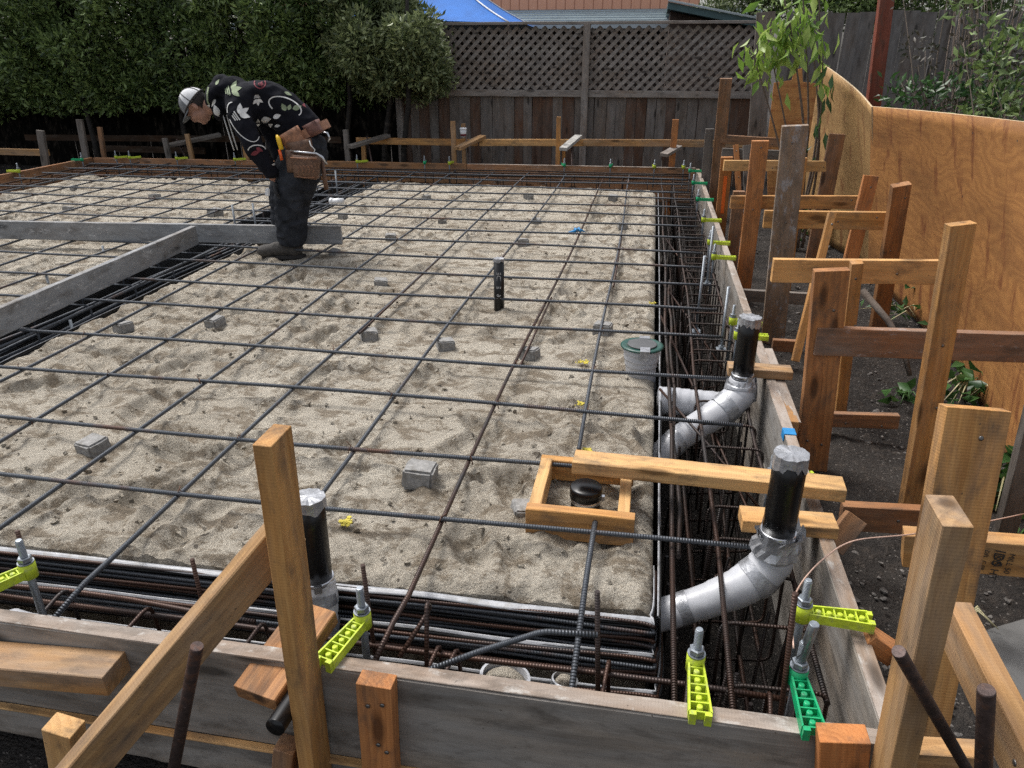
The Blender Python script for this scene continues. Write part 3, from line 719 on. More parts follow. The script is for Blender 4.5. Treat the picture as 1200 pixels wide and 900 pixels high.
# second bars lapped next to the first ones
for (i, y0_, y1_) in ((1,3.2,4.3),(3,3.5,5.2),(0,4.6,6.0)):
    ph = 0; lp = lambda y: (Xbars[i][1]+(Xbars[i][0]-Xbars[i][1])*(9.3-y)/7.6+.02, y, RZ-.004)
    tube('rebar', [lp(y0_), lp((y0_+y1_)/2), lp(y1_)], .0066, M['rebar_rust'], mat_root)
# tie wires
bm = bmesh.new(); rs = random.Random(3)
for y in Ybars:
    for i, (xa, xb) in enumerate(Xbars):
        if rs.random() < .3: continue
        s = (9.3-y)/7.6; x = xb+(xa-xb)*s
        a = rs.choice((-1,1))*math.pi/4; d = V((math.cos(a),math.sin(a),0))*.014
        tube_bm(bm, [V((x,y,RZ))-d-V((0,0,.008)), V((x,y,RZ+.022)), V((x,y,RZ))+d-V((0,0,.010))], .0022, 4)
        tube_bm(bm, [V((x,y,RZ+.016)), V((x+rs.uniform(-.02,.02),y+rs.uniform(-.02,.02),RZ+rs.uniform(.02,.045)))], .0017, 4)
o = bm_obj('tie_wire', bm, M['wire'], mat_root); o['kind'] = 'stuff'

def cage(name, label, hoops, longs, rlong=.0078, rh=.0055, mat=M['rebar_rust']):
    root = empty(name, (0,0,0), label, 'rebar cage', 'rebar cages in the trenches')
    for pts in longs: tube('long_bar', pts, rlong, mat, root, 8)
    for pts in hoops: tube('hoop', fillet(pts, .035, 3), rh, mat, root, 6)
    return root
rs = random.Random(12)
def wl(a, b, n=12, amp=.008):
    a, b = V(a), V(b); ph = rs.uniform(0,9)
    return [a+(b-a)*i/n+V((amp*math.sin(i*1.7+ph), amp*math.sin(i*1.3+ph*2), amp*.6*math.sin(i*1.1+ph))) for i in range(n+1)]
# right cage
longs = [wl((.155,1.30,.045),(.165,9.4,.045)), wl((.175,1.9,.03),(.185,4.9,.03)), wl((.285,1.28,.02),(.30,9.4,.02)), wl((.505,1.42,-.01),(.50,9.4,-.0)), wl((.235,1.3,-.20),(.235,9.4,-.2)), wl((.41,1.3,-.36),(.41,9.4,-.36)), wl((.3,1.3,-.52),(.3,9.4,-.52)), wl((.5,1.3,-.5),(.5,9.4,-.5))]
hoops = []; y = 1.42
while y < 9.3:
    a = rs.uniform(-.015,.015); zt = .012+rs.uniform(-.01,.01)
    hoops.append([(.285,y-.02,-.25),(.28,y+a,zt),(.515,y+a+.01,zt),(.52,y+a,-.45),(.29,y+a,-.48)])
    y += rs.choice((.17,.21,.24)) if y < 4 else .19
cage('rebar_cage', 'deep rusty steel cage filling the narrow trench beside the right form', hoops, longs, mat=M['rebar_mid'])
# loose verticals and diagonals standing in the right trench
vroot = empty('upright_bars', (0,0,0), 'thicket of thin rusty upright bars standing in the right trench', 'upright bars')
for k in range(90):
    y = 1.45+7.7*(k/90)**1.25+rs.uniform(-.04,.04); x = rs.uniform(.15,.53); lean = rs.uniform(-.06,.06)
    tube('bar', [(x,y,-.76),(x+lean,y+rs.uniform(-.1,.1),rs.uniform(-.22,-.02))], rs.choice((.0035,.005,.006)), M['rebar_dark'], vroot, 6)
xroot = empty('diagonal_bars', (0,0,0), 'pair of steel bars slanting down across the right trench beside the pipes', 'diagonal bars')
for (a, b) in (((.13,4.15,.03),(.53,2.2,-.22)), ((.12,3.1,.04),(.5,2.5,-.15)), ((.14,4.9,.02),(.5,4.1,-.25)), ((.16,6.4,.0),(.5,5.6,-.3))):
    tube('bar', [a, ((a[0]+b[0])/2, (a[1]+b[1])/2, (a[2]+b[2])/2+.01), b], .006, M['rebar_rust'], xroot, 7)
# front cage
longs = [wl((-3.3,1.50,-.085),(.50,1.50,-.085), 14), wl((-3.3,1.44,-.115),(.52,1.44,-.125), 14), wl((-3.3,1.47,-.30),(.5,1.47,-.3), 10), wl((-3.3,1.36,-.36),(.5,1.36,-.36), 10), wl((-3.0,1.52,-.05),(-1.0,1.50,-.05), 10)]
hoops = []
for x in (-2.9,-2.35,-1.62,-1.34,-1.0,-.50,-.42,-.02,.16,.38):
    a = rs.uniform(-.02,.02)
    hoops.append([(x,1.30,-.5),(x+a,1.31,-.07),(x+a+.02,1.50,-.035+rs.uniform(-.02,.02)),(x+.02,1.53,-.5)])
cage('rebar_cage', 'long steel cage with rusty bars in the foreground trench', hoops, longs, .008, .006)
# bar stubs that stick up in the front trench and the straight bar with a bent end
sroot = empty('bar_stubs', (0,0,0), 'row of short dark bar stubs sticking up in the foreground trench', 'bar stubs')
for (px, py, y, bx_) in ((20,622,1.55,48),(425,662,1.52,435),(225,655,1.60,240),(700,693,1.44,704),(932,695,1.38,935),(350,690,1.5,352)):
    A = AY(px, py, y); B = V((A.x+.03, A.y-.03, -.3)); tube('stub', [B, A], .0065, M['rebar_rust'], sroot, 8)
tube('stub', fillet([AY(490,790,1.315),AY(560,764,1.35),AY(636,740,1.40),AY(700,744,1.42)], .02), .0075, M['rebar'], sroot, 8)
tube('stub', fillet([AY(500,800,1.32),AY(500,706,1.42),AY(505,712,1.45),AY(468,770,1.33)], .02), .006, M['rebar_rust'], sroot, 8)
# left interior trench
longs = []
for x in (-3.56,-3.50,-3.45,-3.40,-3.34,-3.28,-3.22): longs.append(wl((x,1.3,.03-.28*abs(rs.random())*1.0),(x,8.9,.02-.2*rs.random()), 14, .012))
longs += [wl((-3.60,1.3,.05),(-3.60,8.9,.05),14,.01), wl((-3.2,1.3,.04),(-3.2,8.9,.04),14,.01)]
hoops = []; y = 1.6
while y < 8.8:
    hoops.append([(-3.60,y,-.42),(-3.60,y,.045),(-3.20,y+.01,.045),(-3.20,y+.01,-.42)]); y += .42
cage('rebar_cage', 'dark bundle of long bars in the trench under the screed boards', hoops, longs, .009, .006, M['rebar'])
# back cage and left cage
def bl(y0_, z): return wl((-7.3, 9.33+y0_, z), (.5, 9.75+y0_, z), 14)
hoops = []; x = -7.2
while x < .4:
    yb = back_y(x); hoops.append([(x,yb-.13,-.4),(x,yb-.13,.02),(x,yb-.5,.02),(x,yb-.5,-.4)]); x += .30
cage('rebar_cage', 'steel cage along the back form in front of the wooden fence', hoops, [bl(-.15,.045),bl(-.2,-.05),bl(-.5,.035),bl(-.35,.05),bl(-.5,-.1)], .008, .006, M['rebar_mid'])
hoops = []; y = 5.2
while y < 9: hoops.append([(-7.3,y,-.4),(-7.3,y,.02),(-6.98,y,.02),(-6.98,y,-.4)]); y += .35
cage('rebar_cage', 'steel cage along the left form below the hedge', hoops, [wl((-7.3,4.5,.03),(-7.3,9.1,.03)),wl((-7.0,4.5,.03),(-7.0,9.1,.03)),wl((-7.15,4.5,-.1),(-7.15,9.1,-.1))], .008, .006)

# membranes at the trench sides
def membrane(name, label, path, z0, z1, out, lip=.018, bars=False):
    """black corrugated sheet with a white folded top edge along a path of xy points"""
    root = empty(name, (0,0,0), label, 'trench membrane', 'membrane sheets lining the sand bed')
    out = V(out)
    def P(u, v):
        p = interp([(*q, 0) for q in path], u); z = z0+(z1-z0)*v+.006*noise.noise(V((u*11,v*1.5,z0)))
        return p+V((0,0,z))+out*((.0012+.0035*abs(noise.noise(V((v*6,z0*7,u*2)))))*math.sin(v*math.pi*2*nr+1.5*noise.noise(V((u*6,z0,0))))+.008*(1-v)+.008*noise.noise(V((u*7,v*4,z0))))
    nr = max(3, int((z1-z0)/.011))
    sheet('black_sheet', P, 70, nr*6, .002, M['black_sheet'], root)
    if bars:
        nb = int((z1-z0)/.017)
        for k in range(nb):
            zz = z1-.012-(z1-z0-.02)*k/nb; oo = .010+.006*(k % 2)+.012*k/nb; ph = k*1.7+z0*9
            tube('bar', [interp([(*q, 0) for q in path], i/44)+V((0,0,zz+.004*math.sin(i*.37+ph)))+(out*(oo+.003*math.sin(i*.5+ph))) for i in range(45)], .0062, M['rebar'] if k % 3 else M['rebar_rust'], root, 7)
    def Q(u, v):
        p = interp([(*q, 0) for q in path], u)
        w = lip*(.8+.35*noise.noise(V((u*13,2,z1*9))))
        return p+V((0,0,z1+.002+.006*noise.noise(V((u*11,5,0)))-.008*v))+out*(w*v-.004)
    sheet('white_edge', Q, 90, 3, .003, M['white_sheet'], root)
    return root
membrane('trench_membrane', 'upper black ribbed sheet with white lip along the front of the sand', [(-3.1,1.615),(-1.5,1.64),(-.6,1.655),(.03,1.665),(.098,1.69),(.105,1.90)], -.14, -.022, (.25,-1,0), .022, True)
membrane('trench_membrane', 'middle black ribbed sheet with white lip below the first one', [(-3.1,1.565),(-1.5,1.59),(-.6,1.605),(.03,1.615),(.112,1.65),(.12,1.86)], -.19, -.105, (.25,-1,0), .010, True)
membrane('trench_membrane', 'lowest black ribbed sheet above the pipe stubs in the front trench', [(-3.1,1.52),(-1.5,1.54),(-.6,1.55),(.04,1.56),(.126,1.60),(.135,1.82)], -.25, -.185, (.25,-1,0), .008, True)
membrane('trench_membrane', 'black sheet with thin white edge along the right side of the sand', [(.118,1.66),(.125,3),(.13,5),(.125,8.6)], -.6, -.004, (1,0,0), .010)
membrane('trench_membrane', 'black sheet on the sand edge of the trench under the screed boards', [(-3.13,8.6),(-3.135,5),(-3.14,3),(-3.13,1.66)], -.5, -.006, (-1,0,0), .014)
membrane('trench_membrane', 'black sheet on the far side of the trench under the screed boards', [(-3.69,1.66),(-3.685,3),(-3.69,5),(-3.69,8.4)], -.5, -.02, (1,0,0), .008)

# ------------------------------------------------------------------ concrete spacer blocks
def spacer_mesh(seed):
    r2 = random.Random(seed); bm = bmesh.new()
    vs = box_bm(bm, .088, .088, .062, Matrix.Translation((0,0,.024)))
    bmesh.ops.bevel(bm, geom=bm.edges[:], offset=.007, segments=2, affect='EDGES')
    bmesh.ops.subdivide_edges(bm, edges=[e for e in bm.edges if e.calc_length() > .03], cuts=2, use_grid_fill=True)
    for v_ in bm.verts: v_.co += V((r2.uniform(-1,1),r2.uniform(-1,1),r2.uniform(-1,1)))*.0016
    bmesh.ops.recalc_face_normals(bm, faces=bm.faces)
    me = bpy.data.meshes.new('spacer'); bm.to_mesh(me); bm.free(); me.materials.append(M['conc']); return me
sm = [spacer_mesh(i) for i in range(4)]
sp = [((492,556),1.25,'pale concrete spacer alone on the smooth sand left of the wooden box'),((111,522),1.05,'concrete spacer half sunk in sand, nearest the left edge'),
 ((613,598),.9,'concrete spacer touching the left side of the wooden box'),((324,524),.7,'concrete spacer peeking out behind the tall golden post'),
 ((706,383),1.1,'dark concrete spacer standing beyond the green ringed pipe collar'),((621,413),1.0,'concrete spacer under two lapped bars in the middle of the bed'),
 ((522,402),1.0,'whitish concrete spacer tilted in the middle of the bed'),((432,390),1.0,'concrete spacer left of the whitish tilted one'),
 ((253,375),1.0,'concrete spacer under a bar between the diagonal trench and mid bed'),((145,381),.95,'pale concrete spacer beside the trench under the screed boards'),
 ((446,329),1.0,'pale concrete spacer left of the small black pipe'),((458,275),1.0,'concrete spacer right of the end of the screed board'),
 ((612,281),1.05,'concrete spacer near the blue rag, beyond the small black pipe'),((628,256),.9,'dark concrete spacer left of and beyond the blue rag'),
 ((619,227),1.05,'concrete spacer in the last row, nearest the middle'),((718,228),1.05,'concrete spacer in the last row, nearest the right trench'),
 ((729,262),.9,'dark concrete spacer straight beyond the blue rag on the right'),((182,227),1.1,'square concrete spacer in the back left, far from others'),
 ((253,245),1.3,'largest grey concrete spacer behind the screed board left of the worker'),((518,256),.8,'small dark spacer under bars behind the middle of the bed'),
 ((500,228),.8,'dark spacer in the last row, left of the middle'),((80,242),.9,'dark spacer behind the screed board near the left edge'),
 ((87,217),.8,'tiny dark spacer in the far left corner of the bed'),((392,293),.8,'pale spacer on the sand just right of the worker boots'),
 ((402,251),.8,'pale spacer beside the white pipe end behind the worker')]
for i, ((px, py), s, lab) in enumerate(sp):
    p = AZ(px, py+6*s, 0)
    o = link('concrete_spacer', sm[i % 4]); o.location = (p.x, p.y, -.006); o.rotation_euler = (rnd.uniform(-.12,.12), rnd.uniform(-.12,.12), rnd.uniform(-.5,.5)); o.scale = (s,s,s)
    tag(o, lab, 'concrete spacer', 'concrete spacer blocks under the rebar')

# ------------------------------------------------------------------ anchor bolt holders
def holder_arm_mesh():
    bm = bmesh.new()
    lathe_bm(bm, [(.017,-.024),(.0215,-.023),(.0215,.022),(.017,.024)], 20)
    L = .140
    for sg in (-1,1):
        a0, a1 = V((.014, sg*.016, -.004)), V((.014+L, sg*.0235, -.004)); m = frame(a0, a1, V((0,1,0))); d = (a1-a0).length
        box_bm(bm, d, .0045, .026, m @ Matrix.Translation((d/2,0,0)))
    for k in range(6):
        x = .024+k*.0255; box_bm(bm, .0035, .034+k*.0025, .022, Matrix.Translation((x, 0, -.0045)))
    box_bm(bm, L-.006, .003, .018, Matrix.Translation((.016+L/2, 0, -.0065)))
    for k in range(5):
        lathe_bm(bm, [(.0068,-.014),(.0068,.0075),(.004,.008)], 12, Matrix.Translation((.0365+k*.0255, 0, 0)))
        if k % 2: box_bm(bm, .022, .020, .003, Matrix.Translation((.0365+k*.0255, .011, -.012)))
    for sg in (-1,1): box_bm(bm, .012, .015, .030, Matrix.Translation((.014+L+.004, sg*.0165, -.006)))
    bmesh.ops.recalc_face_normals(bm, faces=bm.faces)
    me = bpy.data.meshes.new('holder_arm'); bm.to_mesh(me); bm.free(); return me
arm_l = holder_arm_mesh(); arm_l.materials.append(M['lime'])
arm_g = arm_l.copy(); arm_g.materials.clear(); arm_g.materials.append(M['green'])
def bolt_mesh():
    bm = bmesh.new(); tube_bm(bm, [(0,0,-.30),(0,0,.093),(0,0,.098)], [.0098,.0098,.007], 14)
    me = bpy.data.meshes.new('bolt'); bmesh.ops.recalc_face_normals(bm, faces=bm.faces); bm.to_mesh(me); bm.free(); return me
def threaded():
    t = NT('galvanised thread'); v = t.objvec(False)
    w = t.nd('ShaderNodeTexWave', wave_type='BANDS', bands_direction='Z'); w.inputs['Scale'].default_value = 80; t.l.new(v, w.inputs['Vector'])
    n = t.noise(v, 50, 3)
    return t.fin(t.mix(n, (.22,.25,.28), (.36,.39,.42)), .42, t.bump(w.outputs['Fac'], .6, .002), .7)
bolt_me = bolt_mesh(); bolt_me.materials.append(threaded())
bm = bmesh.new(); lathe_bm(bm, [(.015,0),(.018,.002),(.018,.014),(.015,.016)], 6, Matrix.Translation((0,0,.027)), False); lathe_bm(bm, [(.021,.0),(.021,.003)], 18, Matrix.Translation((0,0,.024)))
bmesh.ops.recalc_face_normals(bm, faces=bm.faces); nut_me = bpy.data.meshes.new('nut'); bm.to_mesh(nut_me); bm.free(); nut_me.materials.append(M['galv'])
G_AB = 'anchor bolts held by plastic arms along the forms'
def holder(x, y, ang, colour, label, s=1.0, z=None, tilt=0):
    root = empty('anchor_bolt_holder', (x, y, FT+.020 if z is None else z), label, 'bolt holder', G_AB, rz=ang)
    root.scale = (s,s,s); root.rotation_euler.x = tilt
    link('arm', arm_l if colour == 'y' else arm_g, None, root)
    link('bolt', bolt_me, None, root); link('nut', nut_me, None, root)
    return root
D = -math.pi/2
holder(-.625, 1.375, D-.25, 'y', 'lime bolt holder on the foreground form, left of the orange cleat')
holder(-1.60, 1.40, D-.55, 'y', 'lime bolt holder cut off by the left edge of the picture')
holder(.190, 1.375, D+.02, 'y', 'lime bolt holder on the foreground form in front of the deep trench')
hg = holder(.418, 1.375, D+.05, 'g', 'bright green bolt holder on the foreground form by the corner')
bm = bmesh.new(); tube_bm(bm, [(0,0,.04),(.003,.012,.15),(.0031,.0121,.153)], [.0115,.0115,.010], 16); bm_obj('sleeve', bm, M['galv'], hg, smooth=False)
holder(.455, 1.56, -.03, 'y', 'lime bolt holder reaching sideways over the near end of the right form', z=.150)
yy = lambda px, py: AZ(px, py, .13).y
for (px, py, c, lab, x) in ((862,388,'y','lime bolt holder just behind the middle black riser',.50),(862,372,'y','upper lime bolt holder behind the middle black riser',.495),
  (838,297,'y','lime bolt holder on the right form beside the dark brown stake',.49),(836,280,'y','lime bolt holder next to the neon striped stake',.49),(828,254,'y','lime bolt holder nearest to the green ones on the right form',.49),
  (824,230,'g','green bolt holder on the right form, nearest of three',.49),(820,211,'g','green bolt holder on the right form, middle of three',.49),(817,197,'g','green bolt holder on the right form, farthest of three',.49)):
    holder(x, yy(px, py+2), rnd.uniform(-.06,.06), c, lab, .9)
holder(.50, 3.50, .1, 'g', 'green bolt holder almost hidden behind the middle black riser', z=.06)
holder(.495, 2.35, .3, 'y', 'bolt and nut standing between the long plank and the blue tape', z=.06)
for (px, c, lab) in ((485,'g','green bolt holder on the back form left of the white cup'),(516,'y','lime bolt holder on the back form below the white cup'),(658,'g','green bolt holder on the back form near the fence post'),
   (714,'g','green bolt holder on the back form right of the fence post'),(767,'y','lime bolt holder on the back form near the right corner'),(802,'y','lime bolt holder in the back right corner of the forms'),(243,'y','lime bolt holder on the back form in front of the worker'),
   (167,'y','lime bolt holder on the reddish back form, left of the worker'),(105,'y','lime bolt holder by the thin stake in front of the hedge'),(87,'y','lime bolt holder by the tall slanting grey stake'),(400,'y','lime bolt holder on the back form just right of the worker')):
    p = AZ(px, 190+.010*px*.7, .15)
    holder(p.x, back_y(p.x)-.06, math.pi/2+ (-.9 if px < 450 else rnd.uniform(-.3,.3)), c, lab, .85)
p = AZ(72,188,.13); holder(XL+.1, 9.0, math.pi, 'g', 'green bolt holder in the far left corner of the forms', .9)
p = AZ(12,205,.13); holder(XL+.07, 7.95, math.pi, 'y', 'lime bolt holder on the left form near the left edge', .9)
# hanging straight bolts
def long_bolt(px, py, y, label, h=.45):
    A = AY(px, py, y); bm = bmesh.new(); tube_bm(bm, [(0,0,-h),(0,0,0)], .0085, 12)
    lathe_bm(bm, [(.015,0),(.015,.011)], 6, Matrix.Translation((0,0,-h+.02)), False); box_bm(bm, .05,.05,.006, Matrix.Translation((0,0,-h+.01)))
    o = bm_obj('anchor_bolt', bm, bolt_me.materials[0], loc=A); tag(o, label, 'anchor bolt', 'loose anchor bolts')
    return o
long_bolt(854,336,3.78,'tall grey bolt standing just left of the middle black riser', .35)
long_bolt(836,265,5.0,'tall grey bolt hanging beside the lime holders in the right trench', .4)
o = long_bolt(826,300,4.4,'grey bolt with square washer hanging deep in the right trench', .5); o.rotation_euler.x = .12
for (px, py, y, lab) in ((272,240,5.9,'grey bolt standing left of the worker behind the screed board'),(296,238,5.9,'grey bolt standing closest to the worker behind the screed board'),(120,288,5.0,'grey bolt just in front of the screed board'),(54,322,4.2,'pale bolt end behind the long slanting screed board'),(393,200,7.7,'grey bolt standing in the back trench right of the worker'),(82,375,3.5,'dim bolt in the trench at the left under the slanting board')):
    long_bolt(px, py, y, lab, .28)

# ------------------------------------------------------------------ pipes
def cap_jag(bm, r, z, seg=28, seed=0, drop=.035):
    r2 = random.Random(seed); top = bm.verts.new((0,0,z+.002)); a = []; b = []
    for k in range(seg):
        t = 2*math.pi*k/seg; rr = r*(1+.05*r2.uniform(-1,1))
        a.append(bm.verts.new((rr*math.cos(t), rr*math.sin(t), z+r2.uniform(-.002,.002))))
        dd = drop*(.7+.6*r2.random()); b.append(bm.verts.new((rr*1.03*math.cos(t), rr*1.03*math.sin(t), z-dd)))
    for k in range(seg):
        bm.faces.new((top, a[k], a[(k+1)%seg])); bm.faces.new((a[k], b[k], b[(k+1)%seg], a[(k+1)%seg]))
def riser(x, y, z0, z1, r, label, seed, name='drain_riser', tilt=(0,0), clamp=True):
    root = empty(name, (x,y,z0), label, 'drain riser', 'black drain risers capped with silver tape')
    root.rotation_euler = (tilt[0], tilt[1], 0)
    h = z1-z0; bm = bmesh.new(); lathe_bm(bm, [(r,0),(r,h*.3),(r,h*.7),(r,h)], 32); bm_obj('pipe', bm, M['abs'], root)
    bm = bmesh.new(); cap_jag(bm, r*1.04, h+.002, 30, seed); bm_obj('taped_cap', bm, M['tape'], root)
    if clamp:
        bm = bmesh.new(); lathe_bm(bm, [(r*1.07,0),(r*1.12,.003),(r*1.12,.016),(r*1.07,.019)], 32)
        box_bm(bm, .022,.014,.02, Matrix.Translation((r*.55,-r*1.05,.01)) @ Matrix.Rotation(.5,4,'Z'))
        bm_obj('hose_clamp', bm, M['ducksteel'], root, (0,0,.006))
    return root
def wrap(parent_loc, root, pts, rads, name='wrapped_elbow', mat=None, sides=28, seed=0, crumple=.10):
    """foam and tape wrapped bend: swept with uneven radius"""
    P0 = V(parent_loc); ctrl = pts; n = 46; path = [interp(ctrl, i/n)-P0 for i in range(n+1)]
    rr = []
    for i in range(n+1):
        u = i/n*(len(rads)-1); k = min(int(u), len(rads)-2); rr.append(rads[k]+(rads[k+1]-rads[k])*(u-k))
    bm = bmesh.new(); tube_bm(bm, path, rr, sides)
    bm.verts.ensure_lookup_table()
    for i in range(n+1):                       # spiral laps of the wrap
        for k in range(sides):
            v_ = bm.verts[i*sides+k]; f_ = (i*.16+k/sides) % 1.0
            v_.co = path[i]+(v_.co-path[i])*(1+.055*f_-.03)
    if name == 'wrapped_elbow':
        for (a_, b_) in ((5,11),(17,22),(34,37)):
            b2 = bmesh.new(); tube_bm(b2, path[a_:b_], [r_*1.05 for r_ in rr[a_:b_]], sides, False)
            for v_ in b2.verts:
                q = V((v_.co.x*22+seed, v_.co.y*22, v_.co.z*22)); v_.co += noise.noise_vector(q)*.0045
            tb = bm_obj('tape_band', b2, M['tape'], root); tb.matrix_basis = Matrix.Rotation(-root.rotation_euler.x,4,'X')
    for v_ in bm.verts:
        c = v_.co; q = V((c.x*16+seed, c.y*16, c.z*16))
        nrm = noise.noise_vector(q*.6); v_.co = c+nrm*rr[0]*crumple*.5+noise.noise_vector(q*3)*rr[0]*crumple*.14
    o = bm_obj(name, bm, mat or M['foam'], root, smooth=True); o.matrix_basis = Matrix.Rotation(-root.rotation_euler.y,4,'Y') @ Matrix.Rotation(-root.rotation_euler.x,4,'X') if (root.rotation_euler.x or root.rotation_euler.y) else Matrix()
    return o
def ragged_tape(root, pts_local, r, seed):
    bm = bmesh.new(); r2 = random.Random(seed); seg = 26; rings = []
    n = len(pts_local)
    for i, (c, rad) in enumerate(pts_local):
        ring = []
        for k in range(seg):
            t = 2*math.pi*k/seg; q = rad*(1+.10*r2.uniform(-1,1))
            ring.append(bm.verts.new(V(c)+V((q*math.cos(t), q*math.sin(t), (r2.uniform(-.018,.018) if i == n-1 else r2.uniform(-.003,.003))))))
        rings.append(ring)
    for i in range(n-1):
        for k in range(seg): bm.faces.new((rings[i][k], rings[i][(k+1)%seg], rings[i+1][(k+1)%seg], rings[i+1][k]))
    return bm_obj('tape_wrap', bm, M['tape'], root, smooth=False)
# nearest riser on the right
ry = 1.872; q_ = AY(928,532,ry); rx = q_.x; zt_ = q_.z
ra = riser(rx, ry, .150, zt_, .0455, 'black riser with silver cap on a grey wrapped elbow, nearest on the right', 3)
wrap((rx,ry,.150), ra, [(rx,ry,.155),(rx,ry,.11),(rx-.006,ry-.005,.065),(rx-.045,ry-.02,.015),(rx-.12,ry-.045,-.03),(rx-.21,ry-.065,-.07),(rx-.31,ry-.085,-.11),(rx-.38,ry-.1,-.14)], [.047,.053,.058,.060,.054,.048,.048,.050], seed=1)
ragged_tape(ra, [((0,0,-.045),.068),((0,0,-.02),.064),((.0,0,.0),.058),((.005,-.002,.028),.066)], .06, 4)
# middle riser
ry2 = 3.12; q_ = AY(880,372,ry2); rx2 = q_.x-.002; zt_ = q_.z
rb = riser(rx2, ry2, .110, zt_, .044, 'black riser with silver cap on a grey wrapped elbow, beyond the long plank', 5, tilt=(0,.0))
wrap((rx2,ry2,.110), rb, [(rx2,ry2,.115),(rx2,ry2,.075),(rx2-.01,ry2-.02,.03),(rx2-.07,ry2-.06,-.02),(rx2-.16,ry2-.12,-.065),(rx2-.25,ry2-.2,-.10),(rx2-.34,ry2-.30,-.15),(rx2-.40,ry2-.36,-.19)], [.050,.066,.068,.066,.060,.056,.056,.05], seed=7)
ragged_tape(rb, [((0,0,-.10),.070),((0,0,-.07),.069),((0,0,-.03),.066),((0,0,-.01),.058)], .06, 8)
# riser in the front trench at the left
rx3, ry3 = -.855, 1.60
rc = riser(rx3, ry3, .02, .305, .0445, 'black riser with silver cap right behind the tall golden post', 9, tilt=(-.03,.0))
wrap((rx3,ry3,.02), rc, [(rx3,ry3,.03),(rx3+.005,ry3-.02,-.03),(rx3+.012,ry3-.04,-.09),(rx3+.015,ry3-.06,-.16),(rx3+.01,ry3-.1,-.25),(rx3-.02,ry3-.16,-.32)], [.050,.056,.054,.052,.052,.05], seed=3, mat=M['bag'], crumple=.2)
# pipe with green collar
cx_, cy_ = .03, 3.36
cr = empty('collared_pipe', (cx_,cy_,0), 'grey wrapped pipe bend with a dark green ring and flat taped cover', 'pipe collar')
wrap((cx_,cy_,0), cr, [(cx_,cy_,.135),(cx_,cy_,.08),(cx_+.003,cy_,.02),(cx_+.02,cy_,-.06),(cx_+.03,cy_,-.12)], [.089,.082,.072,.06,.056], name='pipe_wrap', seed=11, crumple=.05)
bm = bmesh.new(); lathe_bm(bm, [(.088,.138),(.101,.140),(.101,.147),(.088,.150),(.080,.147),(.0,.146)], 40); bm_obj('ring', bm, M['teal'], cr)
bm = bmesh.new(); lathe_bm(bm, [(.069,.147),(.069,.1535),(.066,.154),(.0,.154)], 36); bm_obj('cover', bm, simple('grey cover tape', (.085,.088,.09), .5, 0, .2, 20, .3), cr)
bm = bmesh.new(); box_bm(bm, .045,.06,.003, Matrix.Translation((.015,-.083,.154))); box_bm(bm, .045,.003,.05, Matrix.Translation((.015,-.1025,.13))); bm_obj('tape_strip', bm, M['tape'], cr)
bm = bmesh.new(); box_bm(bm, .05,.035,.003, Matrix.Translation((.01,.085,.1535))); bm_obj('tape_strip', bm, M['tape'], cr)
# cross pipe from the collar toward the middle riser
pr = empty('cross_pipe', (.14,3.15,-.05), 'straight grey wrapped pipe lying across the trench behind the middle riser', 'pipe')
wrap((.14,3.15,-.05), pr, [(.12,3.13,-.03),(.22,3.14,-.035),(.34,3.15,-.04),(.48,3.17,-.05)], [.062,.062,.060,.058], name='pipe_wrap', seed=17, crumple=.06)
# small free standing pipe
p = AZ(585,362,0)
pp = empty('stub_pipe', (p.x,p.y,0), 'slim black lettered pipe standing alone in the middle of the sand', 'pipe')
bm = bmesh.new(); lathe_bm(bm, [(.031,-.15),(.031,.31)], 28); bm_obj('pipe', bm, M['abs'], pp)
bm = bmesh.new(); cap_jag(bm, .0325, .312, 24, 2, .018); bm_obj('taped_cap', bm, M['tape'], pp)
tx = text_obj('16   E   IDE', .036, simple('white lettering', (.55,.55,.55), .6), 'lettering')
for v_ in tx.data.vertices:
    a = -v_.co.y/.0316; v_.co = V((math.sin(-a)*(.0316+v_.co.z*.5)*1, -math.cos(a)*(.0316+v_.co.z*.5), v_.co.x*1.0))
tx.parent = pp; tx.location = (0,0,.15); tx.rotation_euler.z = .1
# capped drain in the wooden box
p = AZ(687,582,.0)
dr = empty('capped_drain', (-.13,2.16,0), 'black capped drain with a steel band inside the wooden box', 'drain')
bm = bmesh.new(); lathe_bm(bm, [(.050,-.1),(.050,.05)], 32); bm_obj('pipe', bm, M['abs'], dr)
bm = bmesh.new(); lathe_bm(bm, [(.0545,.042),(.0545,.078),(.051,.082),(.0,.083)], 32); bm_obj('cap', bm, M['abs'], dr)
bm = bmesh.new(); lathe_bm(bm, [(.0515,.026),(.0525,.027),(.0525,.039),(.0515,.040)], 32); box_bm(bm,.022,.014,.016,Matrix.Translation((.052,.012,.034))); bm_obj('steel_band', bm, M['ducksteel'], dr)
